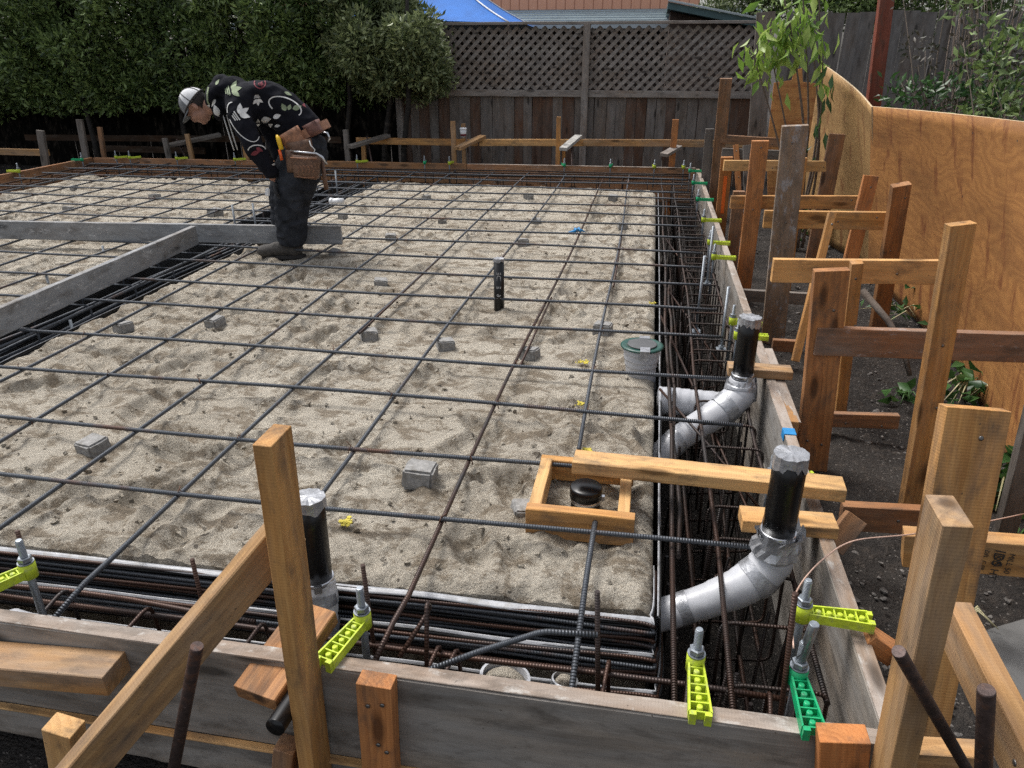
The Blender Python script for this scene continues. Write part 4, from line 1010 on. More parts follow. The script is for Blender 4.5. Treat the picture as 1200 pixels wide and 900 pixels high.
# pipes half seen in the front trench
def stub(pts, r, label, mat):
    bm = bmesh.new(); P0 = V(pts[0]); tube_bm(bm, [interp(pts, i/16)-P0 for i in range(17)], r, 24)
    for v_ in bm.verts: v_.co += noise.noise_vector(v_.co*18)*r*.04
    o = bm_obj('sewer_pipe', bm, mat, loc=P0, smooth=True); tag(o, label, 'pipe'); return o
def open_pipe(px, py, z, r, label, mat):
    root = empty('sewer_pipe', AZ(px, py, z), label, 'pipe'); root.rotation_euler = (-.15, .1, 0)
    bm = bmesh.new(); seg = 28; rg = [[bm.verts.new((q*math.cos(2*math.pi*k/seg), q*math.sin(2*math.pi*k/seg), zz)) for k in range(seg)] for q, zz in ((r,-.3),(r,0),(r*.88,.002),(r*.88,-.1))]
    for a_, b_ in zip(rg[:-1], rg[1:]):
        for k in range(seg): bm.faces.new((a_[k], a_[(k+1)%seg], b_[(k+1)%seg], b_[k]))
    bm_obj('pipe', bm, mat, root, smooth=False)
    bm = bmesh.new(); lathe_bm(bm, [(r*.87,-.12),(r*.87,-.02),(r*.5,.004),(.002,.010)], 24); bm_obj('sand_fill', bm, M['sand'], root, smooth=True)
open_pipe(592, 792, -.135, .070, 'open wide grey pipe end filled with sand in the front trench', M['foam'])
open_pipe(662, 796, -.125, .036, 'small grey pipe end beside the wide one in the front trench', M['tape'])
stub([(-1.75,1.42,-.12),(-1.60,1.40,-.13),(-1.45,1.38,-.2),(-1.4,1.37,-.35)], .05, 'grey wrapped pipe in the front trench at the far left', M['foam'])
P_ = AY(322,853,1.09)
o = stub([P_, P_+V((.004,.05,0)), P_+V((.008,.11,0))], .023, 'round black pipe end behind the tall golden post', M['abs'])
bm = bmesh.new(); tube_bm(bm, [V((0,0,0)), V((.13,-.005,.01))], .028, 16); lathe_bm(bm, [(.034,-.01),(.034,.02)], 16, Matrix.Rotation(R(90),4,'Y'))
o = bm_obj('pipe_end', bm, M['white'], loc=AZ(388,236,.06), smooth=True); tag(o, 'small white pipe end lying behind the worker', 'pipe')
# copper wire at right
pts = [AY(930,760,1.45),AY(928,715,1.55),AY(938,685,1.7),AY(965,655,1.8),AY(1000,634,1.9),AY(1060,627,2.0),AY(1110,620,2.2),AY(1200,602,2.4),AY(1260,585,2.5)]
bm = bmesh.new(); P0 = V(pts[0]); tube_bm(bm, [interp(pts, i/60)-P0 for i in range(61)], .0022, 7)
o = bm_obj('copper_wire', bm, M['copper'], loc=P0, smooth=True); tag(o, 'thin pale copper wire curving from the trench over the right form', 'wire')
pts = [V((.43,2.2,.0)),V((.42,2.0,-.1)),V((.44,1.8,-.3)),V((.45,1.75,-.6))]
# blue rag and yellow marks
bm = bmesh.new(); r2 = random.Random(4)
for k in range(4):
    a = k*math.pi/2+.5; tube_bm(bm, [V((0,0,.02)), V((math.cos(a)*.04, math.sin(a)*.04, .03+r2.uniform(-.02,.02))), V((math.cos(a)*.075, math.sin(a)*.075, r2.uniform(0,.03)))], [.014,.011,.003], 6)
o = bm_obj('blue_rag', bm, M['blue'], loc=AZ(676,273,.06), smooth=True); tag(o, 'small blue tape knot tied on a bar crossing', 'tape knot')
for (px, py, s, lab) in ((682,425,.05,'yellow paint spot near the dark green ringed collar'),(681,474,.04,'yellow paint spot left of the taped pipes'),(408,613,.06,'yellow paint spot right of the capped riser in the foreground'),(688,528,.04,'yellow paint spot beside the long plank'),(765,356,.04,'yellow paint spot at the right edge of the sand')):
    bm = bmesh.new(); r2 = random.Random(px)
    for k in range(26):
        x, y = r2.gauss(0,s*.28), r2.gauss(0,s*.24); q = r2.uniform(.05,.16)*s
        vs = [bm.verts.new((x+q*math.cos(t)*r2.uniform(.6,1.2), y+q*math.sin(t)*r2.uniform(.6,1.2), .002+.001*k*.2)) for t in [i*math.pi/4 for i in range(8)]]
        f = bm.faces.new(vs); ex = bmesh.ops.extrude_face_region(bm, geom=[f]); bmesh.ops.translate(bm, verts=[g for g in ex['geom'] if isinstance(g, bmesh.types.BMVert)], vec=(0,0,.003))
    o = bm_obj('paint_spot', bm, M['yellowpaint'], loc=AZ(px, py, .012)); tag(o, lab, 'paint spot', 'yellow paint spots on the sand')
# flat old concrete slab piece at right
bm = bmesh.new()
pts = [AZ(*q, GZ+.03) for q in ((1128,755),(1150,738),(1205,722),(1330,740),(1300,950),(1215,850),(1165,808))]
bot = [bm.verts.new((p.x,p.y,GZ-.06)) for p in pts]; top = [bm.verts.new((p.x,p.y,GZ+.035)) for p in pts]
bm.faces.new(top); bm.faces.new(bot[::-1])
for k in range(len(pts)): bm.faces.new((bot[k], bot[(k+1)%len(pts)], top[(k+1)%len(pts)], top[k]))
bmesh.ops.bevel(bm, geom=[e for e in bm.edges if all(v_.co.z > GZ for v_ in e.verts)], offset=.012, segments=2, affect='EDGES')
o = bm_obj('concrete_slab', bm, M['slab']); tag(o, 'broken grey concrete slab in the soil at the right edge', 'concrete slab')
exec_part2 = True
# ------------------------------------------------------------------ back: fences, stakes, house, canopy
FY = 10.75
def xat(px, y=FY, py=100): return AY(px, py, y).x
def zat(py, y=FY, px=685): return AY(px, py, y).z
def fence(label, x0, x1, y, ztop, zbot, mats, posts, lattice=None, zrail=None, seed=0, slope=0, slabw=(.12,.17)):
    root = empty('wooden_fence', (0,0,0), label, 'fence', None)
    r2 = random.Random(seed)
    # boards: one mesh per panel between posts
    bays = list(zip(posts[:-1], posts[1:])) if len(posts) > 1 else [(x0, x1)]
    zb_top = (zrail if zrail is not None else ztop)
    for (a, b) in bays:
        bm = bmesh.new(); x = a; me_m = []
        while x < b-.01:
            w = min(r2.uniform(*slabw), b-x); zt = zb_top-.01+(r2.uniform(-.02,.01) if lattice is None else 0)+slope*(x-x0)
            k = len(bm.faces)
            box_bm(bm, w-.006, .018, zt-zbot, Matrix.Translation((x+w/2, y+.03+r2.uniform(-.005,.007), (zt+zbot)/2)) @ Matrix.Rotation(r2.uniform(-.012,.012),4,'Y'))
            bm.faces.ensure_lookup_table(); mi = 1 if r2.random() < .3 else 0
            for f in bm.faces[k:]: f.material_index = mi
            x += w
        bmesh.ops.recalc_face_normals(bm, faces=bm.faces)
        # rotate so that grain (local X) runs upward
        me = bpy.data.meshes.new('board_panel'); bm.to_mesh(me); bm.free()
        for m_ in mats: me.materials.append(m_)
        rot = Matrix.Rotation(R(90), 4, 'Y'); me.transform(rot.inverted())
        o = link('board_panel', me, None, root); o.matrix_basis = rot
    for px_ in posts:
        beam('post', (px_,y-.035,zbot), (px_,y-.035,ztop-.01+slope*(px_-x0)), .09, .085, (1,0,0), mats[0] if lattice is None else M['trim'], parent=root)
    if lattice:
        for (a, b) in bays:
            A0, B0 = a+.047, b-.047
            beam('mid_rail', (A0,y-.01,zrail+.03), (B0,y-.01,zrail+.03), .085,.045, (0,0,1), M['trim'], parent=root)
            for lay, sg in ((0,1),(1,-1)):
                bm = bmesh.new(); z0, z1 = zrail+.07, ztop-.045; H_ = z1-z0; sp_ = .125; s = A0-H_
                while s < B0+H_:
                    # diagonal from (s,z0) to (s+H,z1), clipped
                    if sg > 0: p, q = [s, z0], [s+H_, z1]
                    else: p, q = [s, z1], [s+H_, z0]
                    def clip(p, q):
                        (xa, za), (xb, zb) = p, q
                        if xb <= A0 or xa >= B0: return None
                        if xa < A0: za += (zb-za)*(A0-xa)/(xb-xa); xa = A0
                        if xb > B0: zb = za+(zb-za)*(B0-xa)/(xb-xa); xb = B0
                        return (xa, za), (xb, zb)
                    c = clip(p, q)
                    if c and c[1][0]-c[0][0] > .02:
                        a_, b_ = V((c[0][0], y+.012+lay*.009+r2.uniform(-.001,.001), c[0][1])), V((c[1][0], y+.012+lay*.009+r2.uniform(-.001,.001), c[1][1]))
                        m = frame(a_, b_, V((0,1,0))); L = (b_-a_).length
                        box_bm(bm, L, .007, .046, m @ Matrix.Translation((L/2,0,0)))
                    s += sp_
                bm_obj('lattice_layer', bm, M['trim'] if lay == 0 else M['fence'], root)
        beam('top_rail', (x0-.05,y-.02,ztop), (x1+.05,y-.02,ztop+slope*(x1-x0)), .11,.035, (0,1,0), M['trim'], parent=root)
    return root
zt = 1.42+.335; zr = .87
p1, p2, p3, p4 = xat(468), xat(686), xat(893), xat(330)
fence('weathered grey fence with a crosshatched lattice top behind the back form', p1, p3, FY, zt, -.5, [M['fence'], M['fence_brown']], [p1, p2, p3], True, zr, 4)
fence('fence toned nearly black for the gloom under the hedge', -13.5, p1-.05, FY+.25, 1.6, -.5, [M['fence_dark'], M['fence_dark']], [-13.5,-11.2,-8.9,-6.6,-4.4,p1-.06], None, None, 6)
fence('tall dark grey board fence behind the rust red post', xat(905,10.3), 8.0, 10.3, 1.86, -.5, [M['fence_grey'], M['fence_grey']], [xat(905,10.3)+.1, 3.4, 5.6, 8.0], None, None, 8, 0, (.14,.2))
# closes the garden on the left and right
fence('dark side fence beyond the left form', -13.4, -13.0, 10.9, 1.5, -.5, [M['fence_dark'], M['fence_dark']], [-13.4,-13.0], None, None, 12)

G_BK = 'stakes and rails behind the back form'
def bstake(px, py, y, w, mat, label, base=None, t=.04):
    A = AY(px, py, y); B = AY(base[0], base[1], y) if base else V((A.x, A.y, -.5))
    if base: s = (-.5-A.z)/(B.z-A.z); B = A+(B-A)*s
    beam('wooden_stake', B, A, w, t, (1,0,0), mat, label, 'wooden stake', G_BK, bevel=.002)
bk = lambda px: back_y(AZ(px,192,.1).x)+.08
bstake(47,153,9.0,.10,M['old'],'broad grey stake at the far left behind the forms',(54,195))
bstake(93,140,9.5,.09,M['old'],'tall slanting grey stake under the hedge',(102,190))
bstake(117,149,9.6,.06,M['brown'],'thin brown stake right of the tall slanting one',(123,190))
bstake(193,162,9.6,.07,M['old'],'pale short stake left of the worker',(199,190))
bstake(219,157,9.8,.06,M['fir_worn'],'brown stake under the low tilted kicker by the worker head',(226,190))
bstake(287,168,9.65,.07,M['fir_worn'],'short tan stake just right of the worker face',(290,190))
bstake(405,152,9.7,.065,M['old'],'grey stake just right of the worker tool belt')
bstake(426,163,10.0,.055,M['fir'],'thin orange stake near the grey kicker',(427,190))
bstake(531,142,9.75,.06,M['fir_worn'],'orange brown stake left of the white cup')
bstake(543,145,10.2,.05,M['fir_worn'],'half hidden stake under the white cup')
bstake(655,137,9.8,.052,M['fir'],'pointed orange stake left of the fence post')
bstake(661,172,9.9,.04,M['fir'],'short orange stake under the whitewashed kicker')
bstake(792,140,9.85,.075,M['red'],'pointed red orange stake near the right back corner')
def brail(p0, p1, y0, y1, mat, label, w=.085, t=.038, wd=(0,0,1)):
    beam('wooden_rail', AY(*p0, y0), AY(*p1, y1), w, t, wd, mat, label, 'wooden rail', G_BK, bevel=.002)
brail((418,165),(560,167),10.12,10.14,M['fir'],'orange rail behind the white cup'); brail((562,167),(690,167),10.14,10.16,M['pale'],'pale spotted rail left of the fence post'); brail((684,167),(905,169),10.1,10.0,M['fir_worn'],'orange rail from the fence post to the right corner')
brail((30,161),(400,164),10.3,10.25,M['dim'],'rail toned dark for the shade under the hedge'); brail((125,174),(240,177),10.0,10.0,M['dim'],'short shade-toned rail below the longer one')
brail((-60,176),(57,179),9.3,9.3,M['fir_worn'],'tan rail at the far left under the hedge')
def kick(p0, p1, y0, y1, mat, label): brail(p0, p1, y0, y1, mat, label, .10, .04, (1,0,0))
kick((455,159),(410,172),10.15,9.6,M['old'],'grey kicker board tilted over the orange rail')
kick((566,160),(536,174),10.2,9.6,M['fir_worn'],'brown kicker board tilted right of the white cup')
kick((678,160),(660,175),10.2,9.6,simple('whitewashed wood',(.42,.41,.38),.8,0,.35,20,.4),'whitewashed kicker board by the pointed orange stake')
kick((795,172),(778,182),9.95,9.6,M['trim'],'grey kicker end near the right back corner')
kick((258,158),(196,171),10.2,9.7,M['old'],'grey kicker board tilted behind the worker head')
# thin steel props
for (px0,py0,px1,py1,lab) in ((430,160,440,190,'thin dark prop by the grey kicker'),(546,160,556,190,'thin dark prop by the brown kicker'),(670,172,672,192,'thin dark prop by the whitewashed kicker'),(207,163,232,190,'thin dark prop by the worker head')):
    A, B = AY(px0,py0,9.9), AY(px1,py1,9.6); o = tube('steel_prop', [B-V((0,0,.4)), A], .012, M['stake']); tag(o, lab, 'steel prop', 'thin steel props behind the back form')
# white cup on the stake
A = AY(543,161,10.0); cup = empty('paper_cup', A, 'white cup with a lid standing on the stake in front of the fence', 'cup')
bm = bmesh.new(); lathe_bm(bm, [(.032,0),(.045,.10),(.043,.10)], 24); bm_obj('cup_body', bm, M['white'], cup)
bm = bmesh.new(); lathe_bm(bm, [(.048,.10),(.048,.108),(.040,.122),(.0,.122)], 24); bm_obj('lid', bm, M['white'], cup)
bm = bmesh.new(); lathe_bm(bm, [(.0348,.018),(.0352,.018),(.0382,.045),(.0375,.045)], 24); bm_obj('printed_band', bm, M['print_red'], cup)

# rust red post
A, B = AY(1042,-30,7.9), AY(1020,150,7.9)
beam('rust_red_post', B+(B-A)*1.2, A, .118, .10, (1,0,0), M['rust_post'], 'leaning rust red post behind the plywood', 'post')

# plywood
pl = sheet('plywood_sheet', None or (lambda u, v: interp([(1.90,6.55,-.30),(1.93,5.3,-.30),(1.86,4.1,-.30),(1.64,2.95,-.30),(1.50,2.05,-.3)], u)*(1-v)+interp([(1.68,6.55,1.03),(1.715,5.4,1.075),(1.74,4.3,1.11),(1.76,3.3,1.13),(1.75,2.1,1.13)], u)*v+V((.035*math.sin(v*3.1)*math.sin(u*5),0,0))), 40, 20, .012, M['ply'], None, (2.4,1.3), M['ply_edge'])
tag(pl, 'large stained plywood sheet leaning outward along the right edge', 'plywood sheet', 'plywood sheets')
for (px_, py_) in ((1038,142),(1034,200),(1032,260),(1085,150),(1140,156),(1192,165),(1128,230),(1186,260),(1060,330),(1150,350),(1190,430)):
    d_ = ray(px_, py_).normalized(); ok_, lo_, n_, i_ = pl.ray_cast(V((0,0,CAMH)), d_)
    if ok_:
        bm = bmesh.new(); lathe_bm(bm, [(.006,0),(.006,.002),(.003,.003)], 10, n_.to_track_quat('Z','Y').to_matrix().to_4x4())
        bm_obj('screw', bm, M['screw'], pl, lo_)
pl = sheet('plywood_sheet', lambda u, v: interp([(1.58,8.25,-.3),(1.78,7.6,-.3),(1.94,6.9,-.3),(1.96,6.5,-.3)], u)*(1-v)+interp([AY(964,74,8.05),AY(988,91,7.5),AY(1008,108,7.0),AY(1023,125,6.5)], u)*v, 30, 20, .012, m_ply('golden plywood', (.46,.285,.115), (.29,.155,.055)), None, (1.3,1.5), M['ply_edge'])
tag(pl, 'bowed golden plywood sheet with a high corner behind the young tree', 'plywood sheet', 'plywood sheets')
bm = bmesh.new(); q = [AY(907,97,8.9),AY(928,94,8.9),AY(931,82,8.9),AY(940,80,8.9),AY(941,96,8.9),AY(962,98,8.9),AY(966,130,8.9),AY(972,260,8.9),AY(900,260,8.9),AY(899,170,8.9)]
uvl = bm.loops.layers.uv.new('UVMap'); a = [bm.verts.new(p) for p in q]; b = [bm.verts.new(p+V((0,.014,0))) for p in q]
fs = [bm.faces.new(a), bm.faces.new(b[::-1])]+[bm.faces.new((a[k], b[k], b[(k+1)%len(q)], a[(k+1)%len(q)])) for k in range(len(q))]
for f in fs:
    for lp in f.loops: lp[uvl].uv = (lp.vert.co.z, lp.vert.co.x)
o = bm_obj('plywood_sheet', bm, M['ply_orange']); tag(o, 'upright orange plywood piece with a notched top left of the bowed sheet', 'plywood sheet', 'plywood sheets')

# canopy tent beyond the fence
cx0 = AY(596,27,12.4); pk = V((cx0.x-1.45, 13.9, cx0.z+1.0)); cz = cx0.z
ct = empty('canopy_tent', (pk.x, pk.y, -.3), 'blue canopy tent top showing over the fence', 'canopy tent')
cn = [V((cx0.x,12.4,cz)), V((cx0.x-2.9,12.4,cz+.02)), V((cx0.x-2.9,15.3,cz)), V((cx0.x,15.3,cz))]
bm = bmesh.new()
for k in range(4):
    a, b = cn[k], cn[(k+1)%4]; n = 10; g = []
    for i in range(n+1):
        row = []
        for j in range(n+1):
            e = a+(b-a)*(j/n); e = e-V((0,0,.10*math.sin(j/n*math.pi)*(-.3))); p = e+(pk-e)*(i/n); p = p-V((0,0,.10*math.sin(i/n*math.pi)))
            row.append(bm.verts.new(p-ct.location))
        g.append(row)
    for i in range(n):
        for j in range(n):
            f = bm.faces.new((g[i][j], g[i][j+1], g[i+1][j+1], g[i+1][j])); f.smooth = True
bmesh.ops.remove_doubles(bm, verts=bm.verts, dist=.002); bm_obj('canopy_top', bm, M['tarp'], ct)
bm = bmesh.new()
for c in cn:
    tube_bm(bm, [(c+(pk-c)*s-V((0,0,.10*math.sin(s*math.pi)-.012)))-ct.location for s in [k/10 for k in range(11)]], .014, 6)
bm_obj('seam', bm, M['seam'], ct)
for c in cn: tube('leg', [V((c.x,c.y,-.3))-ct.location, c-ct.location], .014, M['soffit'], ct)

# neighbour house
hx0, hx1, hy = AY(470,10,17).x, AY(785,10,17).x+.6, 17.5
hs = empty('house', ((hx0+hx1)/2, hy+3, -.3), 'neighbour house with orange board walls over a blue grey lower roof', 'house')
def hbox(name, x0, x1, y0, y1, z0, z1, mat, par=None):
    bm = bmesh.new(); box_bm(bm, x1-x0, y1-y0, z1-z0, Matrix.Translation(((x0+x1)/2,(y0+y1)/2,(z0+z1)/2)))
    o = bm_obj(name, bm, mat, hs if par is None else par); o.location = -hs.location if par is None else (0,0,0); return o
zw = AY(650,13,17.5).z
hbox('wall', hx0-3, hx1, 17.5, 23, -.3, 5.0, M['siding'])
def slab(name, pts, th, mat):
    bm = bmesh.new(); a = [bm.verts.new(V(p)) for p in pts]; b = [bm.verts.new(V(p)-V((0,0,th))) for p in pts]
    bm.faces.new(a); bm.faces.new(b[::-1])
    for k in range(len(pts)): bm.faces.new((a[k], b[k], b[(k+1)%len(pts)], a[(k+1)%len(pts)]))
    o = bm_obj(name, bm, mat, hs); o.location = -hs.location; return o
ze = AY(700,25,15.2).z
slab('lower_roof', [(hx0-3,15.2,ze),(hx1+1.2,15.2,ze),(hx1+1.2,17.5,zw+.03),(hx0-3,17.5,zw+.03)], .07, M['roof_blue'])
hbox('gutter', hx0-3, hx1+1.2, 15.08, 15.2, ze-.12, ze-.02, M['gutter'])
hbox('lower_wall', hx0-3, hx1+1.0, 15.9, 17.4, -.3, ze-.02, M['soffit'])
bm = bmesh.new()
for k in range(5):
    s = k/5; box_bm(bm, hx1-hx0+4, .03, .02, Matrix.Translation(((hx0+hx1)/2-1, 15.3+2.2*s, ze+(zw+.03-ze)*(.1+2.2*s)/2.3+.01)))
o = bm_obj('roof_seam', bm, M['gutter'], hs); o.location = -hs.location
# second roof, closer, sloping eave
sr = empty('shed', (AY(835,10,13.5).x+1, 15, -.3), 'dark shed roof with teal edge right of the orange house', 'shed')
A_, B_ = AY(783,2,13.2), AY(892,24,13.2)
bm = bmesh.new()
for (p, q, dy) in ((A_, B_, 4.0),):
    a = [V(p), V(q), V(q)+V((0,dy,.0)), V(p)+V((0,dy,0))]; t_ = [bm.verts.new(x-sr.location) for x in a]; b_ = [bm.verts.new(x-sr.location-V((0,0,.10))) for x in a]
    bm.faces.new(t_); bm.faces.new(b_[::-1])
    for k in range(4): bm.faces.new((t_[k], b_[k], b_[(k+1)%4], t_[(k+1)%4]))
bm_obj('roof', bm, M['fascia'], sr)
o = beam('roof_edge', A_+V((0,-.03,.02)), B_+V((0,-.03,.02)), .03,.05,(0,0,1), M['gutter'], parent=sr)
bm = bmesh.new(); a_ = A_+V((.05,.35,-.12)); b_ = B_+V((-.1,.35,-.12))
vs = [V((a_.x,a_.y,-.3)),V((b_.x,b_.y,-.3)),b_,a_]; f_ = [bm.verts.new(x-sr.location) for x in vs]; g_ = [bm.verts.new(x-sr.location+V((0,3,0))) for x in vs]
bm.faces.new(f_); bm.faces.new(g_[::-1])
for k in range(4): bm.faces.new((f_[k], g_[k], g_[(k+1)%4], f_[(k+1)%4]))
bm_obj('wall', bm, M['soffit'], sr)

# ------------------------------------------------------------------ vegetation
def leaves(name, centers, normals, size, mat, parent, seed, asp=.36, fold=.25, droop=0.0, jitter=1.0):
    """many small folded leaves: 4 verts each side of the mid rib"""
    rs_ = np.random.RandomState(seed); n = len(centers); C = np.asarray(centers)
    d = np.asarray(normals)+rs_.normal(0, .75*jitter, (n,3)); d[:,2] -= droop; d /= np.linalg.norm(d, axis=1)[:,None]
    r = rs_.normal(0,1,(n,3)); s = np.cross(d, r); s /= np.linalg.norm(s, axis=1)[:,None]; nn = np.cross(s, d)
    L = size*rs_.uniform(.65,1.3,(n,1)); W = L*asp
    base = C; mid = C+d*L*.5; tip = C+d*L-nn*L*.12
    l = mid+s*W*.5+nn*W*fold; r_ = mid-s*W*.5+nn*W*fold
    Vt = np.stack([base, l, tip, r_, mid-nn*0], 1)      # 5 verts
    Vt = Vt.reshape(-1,3); k = np.arange(n)*5
    F = np.concatenate([np.stack([k,k+1,k+4],1), np.stack([k+1,k+2,k+4],1), np.stack([k+2,k+3,k+4],1), np.stack([k+3,k,k+4],1)])
    return mesh_np(name, Vt, F, mat, parent)
def clumped(rs_, clumps, per, rough=.25):
    C, N = [], []
    for (c, r) in clumps:
        m = max(4, int(per*r*r/.04)); v = rs_.normal(0,1,(m,3)); v /= np.linalg.norm(v, axis=1)[:,None]
        rad = r*(1-np.abs(rs_.normal(0,.28,(m,1)))); C.append(np.asarray(c)+v*rad*np.array([1,1,.8])); N.append(v+np.array([0,-.15,.35]))
    return np.concatenate(C), np.concatenate(N)
def hedge_tree(px0, px1, bottom, y0, seed, mat, label, top=2.9, lean=0, per=150, size=.088, group='dense dark trees forming the hedge', depth=1.3):
    rs_ = np.random.RandomState(seed); xa, xb = xat(px0, y0), xat(px1, y0); cx = (xa+xb)/2; zb = AY((px0+px1)/2, bottom, y0).z
    root = empty('hedge_tree', (cx, y0+.5, GZ), label, 'tree', group)
    o = V((cx, y0+.5, GZ)); clumps = []
    W = (xb-xa)/2; H_ = top-zb
    for k in range(int(175*W*1.2)):
        u, v = rs_.uniform(-1,1), rs_.uniform(0,1)
        x = cx+u*W*1.1; z = zb+v*H_
        ed = math.sqrt(max(0, 1-(abs(u)**2.6))) * (math.sin(min(1, v*2.2)*math.pi/2)**.5)
        bulge = 1.15*noise.noise(V((x*1.5, z*1.7, seed)))
        y = y0+depth*.5-(depth*.5)*ed*(.75+bulge)+rs_.uniform(-.05,.20)
        r = rs_.uniform(.07,.20)
        if z-r < zb+ .22*abs(noise.noise(V((x*2.3,seed,0))))*2: z += .2
        clumps.append(((x-o.x, y-o.y, z-o.z), r))
    for k in range(int(34*W*1.2)):      # inner and top mass
        clumps.append(((rs_.uniform(xa,xb)-o.x, y0+depth*rs_.uniform(.4,1.0)-o.y, rs_.uniform(zb+.1,top+.2)-o.z), rs_.uniform(.2,.34)))
    C, N = clumped(rs_, clumps, per)
    leaves('crown', C, N, size, mat, root, seed)
    bm = bmesh.new()
    for k in range(1):
        bx_ = rs_.uniform(-.15,.15); tube_bm(bm, [(bx_*.4,0,-.1),(bx_*.6,.02,.5),(bx_*1.2+.05,.0,1.1),(bx_*2,-.05,1.8),(bx_*2.4,0,2.6)], [.05,.04,.035,.03,.02], 8)
    for k in range(14):
        t0_ = V((rs_.uniform(-.2,.2), 0, rs_.uniform(1.5,2.1))); e = V(clumps[rs_.randint(len(clumps))][0])
        tube_bm(bm, [t0_, (t0_+e)/2+V((0,0,.08)), e], [.022,.013,.005], 5)
    bm_obj('trunk', bm, M['bark_dark'], root, smooth=True)
    return root
hedge_tree(-260, 60, 140, 9.9, 1, M['leaf_a'], 'leftmost dark leafy tree cut by the left edge of the picture')
hedge_tree(-5, 150, 146, 9.75, 2, M['leaf_a'], 'leafy tree whose low branch hangs over the slanting grey stake')
hedge_tree(120, 250, 138, 10.0, 3, M['leaf_c'], 'dark leafy tree standing above the worker head', depth=1.1)
hedge_tree(215, 345, 118, 9.85, 4, M['leaf_a'], 'dense tree directly behind the worker back')
hedge_tree(325, 430, 128, 10.0, 5, M['leaf_c'], 'dark leafy tree just right of the worker')
hedge_tree(398, 500, 116, 9.7, 6, M['leaf_b'], 'olive green tree overlapping the left end of the lattice', top=1.78, per=170)
hedge_tree(385, 462, 118, 10.0, 16, M['leaf_b'], 'tall olive tree behind the blue canopy edge', top=2.6)
# trees beyond the fences
def far_tree(px, py, y, w, h, seed, mat, label):
    rs_ = np.random.RandomState(seed); c = AY(px, py, y); root = empty('background_tree', (c.x, y, GZ), label, 'tree', 'trees beyond the fences')
    cl = [((rs_.normal(0,w*.35), rs_.normal(0,.5), c.z-GZ+rs_.uniform(-h*.4,h)), rs_.uniform(.2,.4)) for k in range(60)]
    C, N = clumped(rs_, cl, 70); leaves('crown', C, N, .09, mat, root, seed)
    bm = bmesh.new(); tube_bm(bm, [(0,0,0),(.05,0,1),(.02,0,c.z-GZ+h*.5)], [.10,.08,.03], 8); bm_obj('trunk', bm, M['bark'], root)
far_tree(880, 0, 14.5, 1.2, 1.0, 21, M['leaf_b'], 'tree beyond the teal shed roof')
far_tree(1010, -4, 12.5, 1.6, .8, 22, M['leaf_a'], 'tree beyond the dark board fence, above the rust red post')
far_tree(1130, -6, 12.5, 1.8, .9, 23, M['leaf_c'], 'tree beyond the fence at the top right')
far_tree(960, -16, 13.5, 1.4, .8, 24, M['leaf_a'], 'tree beyond the fence behind the young tree')

# young tree with large drooping leaves
yt = empty('young_tree', (1.42,7.45,GZ), 'young tree with large drooping bright leaves beside the orange plywood', 'tree')
bm = bmesh.new(); r2 = random.Random(8); tips = []
o0 = V((1.42,7.45,GZ))
for (tx_, tz, ty) in ((AY(905,70,7.3)),(AY(925,20,7.3)),(AY(948,10,7.4)),(AY(960,-30,7.4)),(AY(880,55,7.3)),(AY(965,60,7.4)),(AY(940,-20,7.5)),(AY(918,-10,7.3))):
    e = V((tx_, tz, ty))-o0; b0 = V((r2.uniform(-.05,.08), r2.uniform(-.05,.05), 0)); m = b0.lerp(e, .45)+V((.10+r2.uniform(-.03,.05),0,.02))
    pts = [interp([b0, m, e], k/12) for k in range(13)]; tube_bm(bm, pts, [.016-.011*k/12 for k in range(13)], 6); tips.append(pts)
bm_obj('trunk', bm, simple('young bark', (.15,.115,.09), .8, 0, .3, 30), yt, smooth=True)
C, N = [], []
rs_ = np.random.RandomState(5)
for pts in tips:
    for k in range(10,13):
        for j in range(3):
            C.append(np.array(pts[k])+rs_.normal(0,.045,3)); N.append(np.array([rs_.normal(0,.6), rs_.normal(0,.6), -.5]))
for (px, py) in ((900,45),(890,60),(915,40),(930,35),(885,72),(905,60),(945,40),(920,60),(955,30),(925,15),(910,25)):
    for j in range(14): C.append(np.array(AY(px+rs_.normal(0,10),py+rs_.normal(0,8),7.3)-o0)+rs_.normal(0,.04,3)); N.append(np.array([rs_.normal(0,.5), rs_.normal(0,.5), -.7]))
leaves('crown', C, N, .15, M['leaf_light'], yt, 4, asp=.36, droop=.6, jitter=.6)
C, N = [], []
for (px, py) in ((968,115),(965,150),(972,85),(960,175)):
    for j in range(5): C.append(np.array(AY(px+rs_.normal(0,4),py+rs_.normal(0,8),7.4)-o0)+rs_.normal(0,.03,3)); N.append(np.array([rs_.normal(0,.4), rs_.normal(0,.4), -.7]))
leaves('lower_leaves', C, N, .15, M['leaf_mid'], yt, 14, asp=.3, droop=.8, jitter=.4)

# bush behind the plywood at the top right
def bush(loc, w, d, h, n, seed, mat, size, label, zc=0, per=60, twigs=16, name='shrub'):
    rs_ = np.random.RandomState(seed); root = empty(name, (loc[0],loc[1],GZ), label, 'shrub')
    cl = [((rs_.uniform(-w,w), rs_.uniform(-d,d), zc+rs_.uniform(-h,h)), rs_.uniform(.06,.15)) for k in range(n)]
    C, N = clumped(rs_, cl, per); leaves('foliage', C, N, size, mat, root, seed, jitter=1.4)
    bm = bmesh.new()
    for k in range(twigs):
        b0 = V((rs_.uniform(-w*.4,w*.4), 0, .05)); e = V(cl[rs_.randint(n)][0])*1.08; m = b0.lerp(e, .5)+V((rs_.normal(0,.1),rs_.normal(0,.1),.1))
        tube_bm(bm, [interp([b0,m,e], j/9) for j in range(10)], [.012-.010*j/9 for j in range(10)], 5)
    bm_obj('stem', bm, M['twig'], root, smooth=True); return root
c = AY(1172,45,7.2)
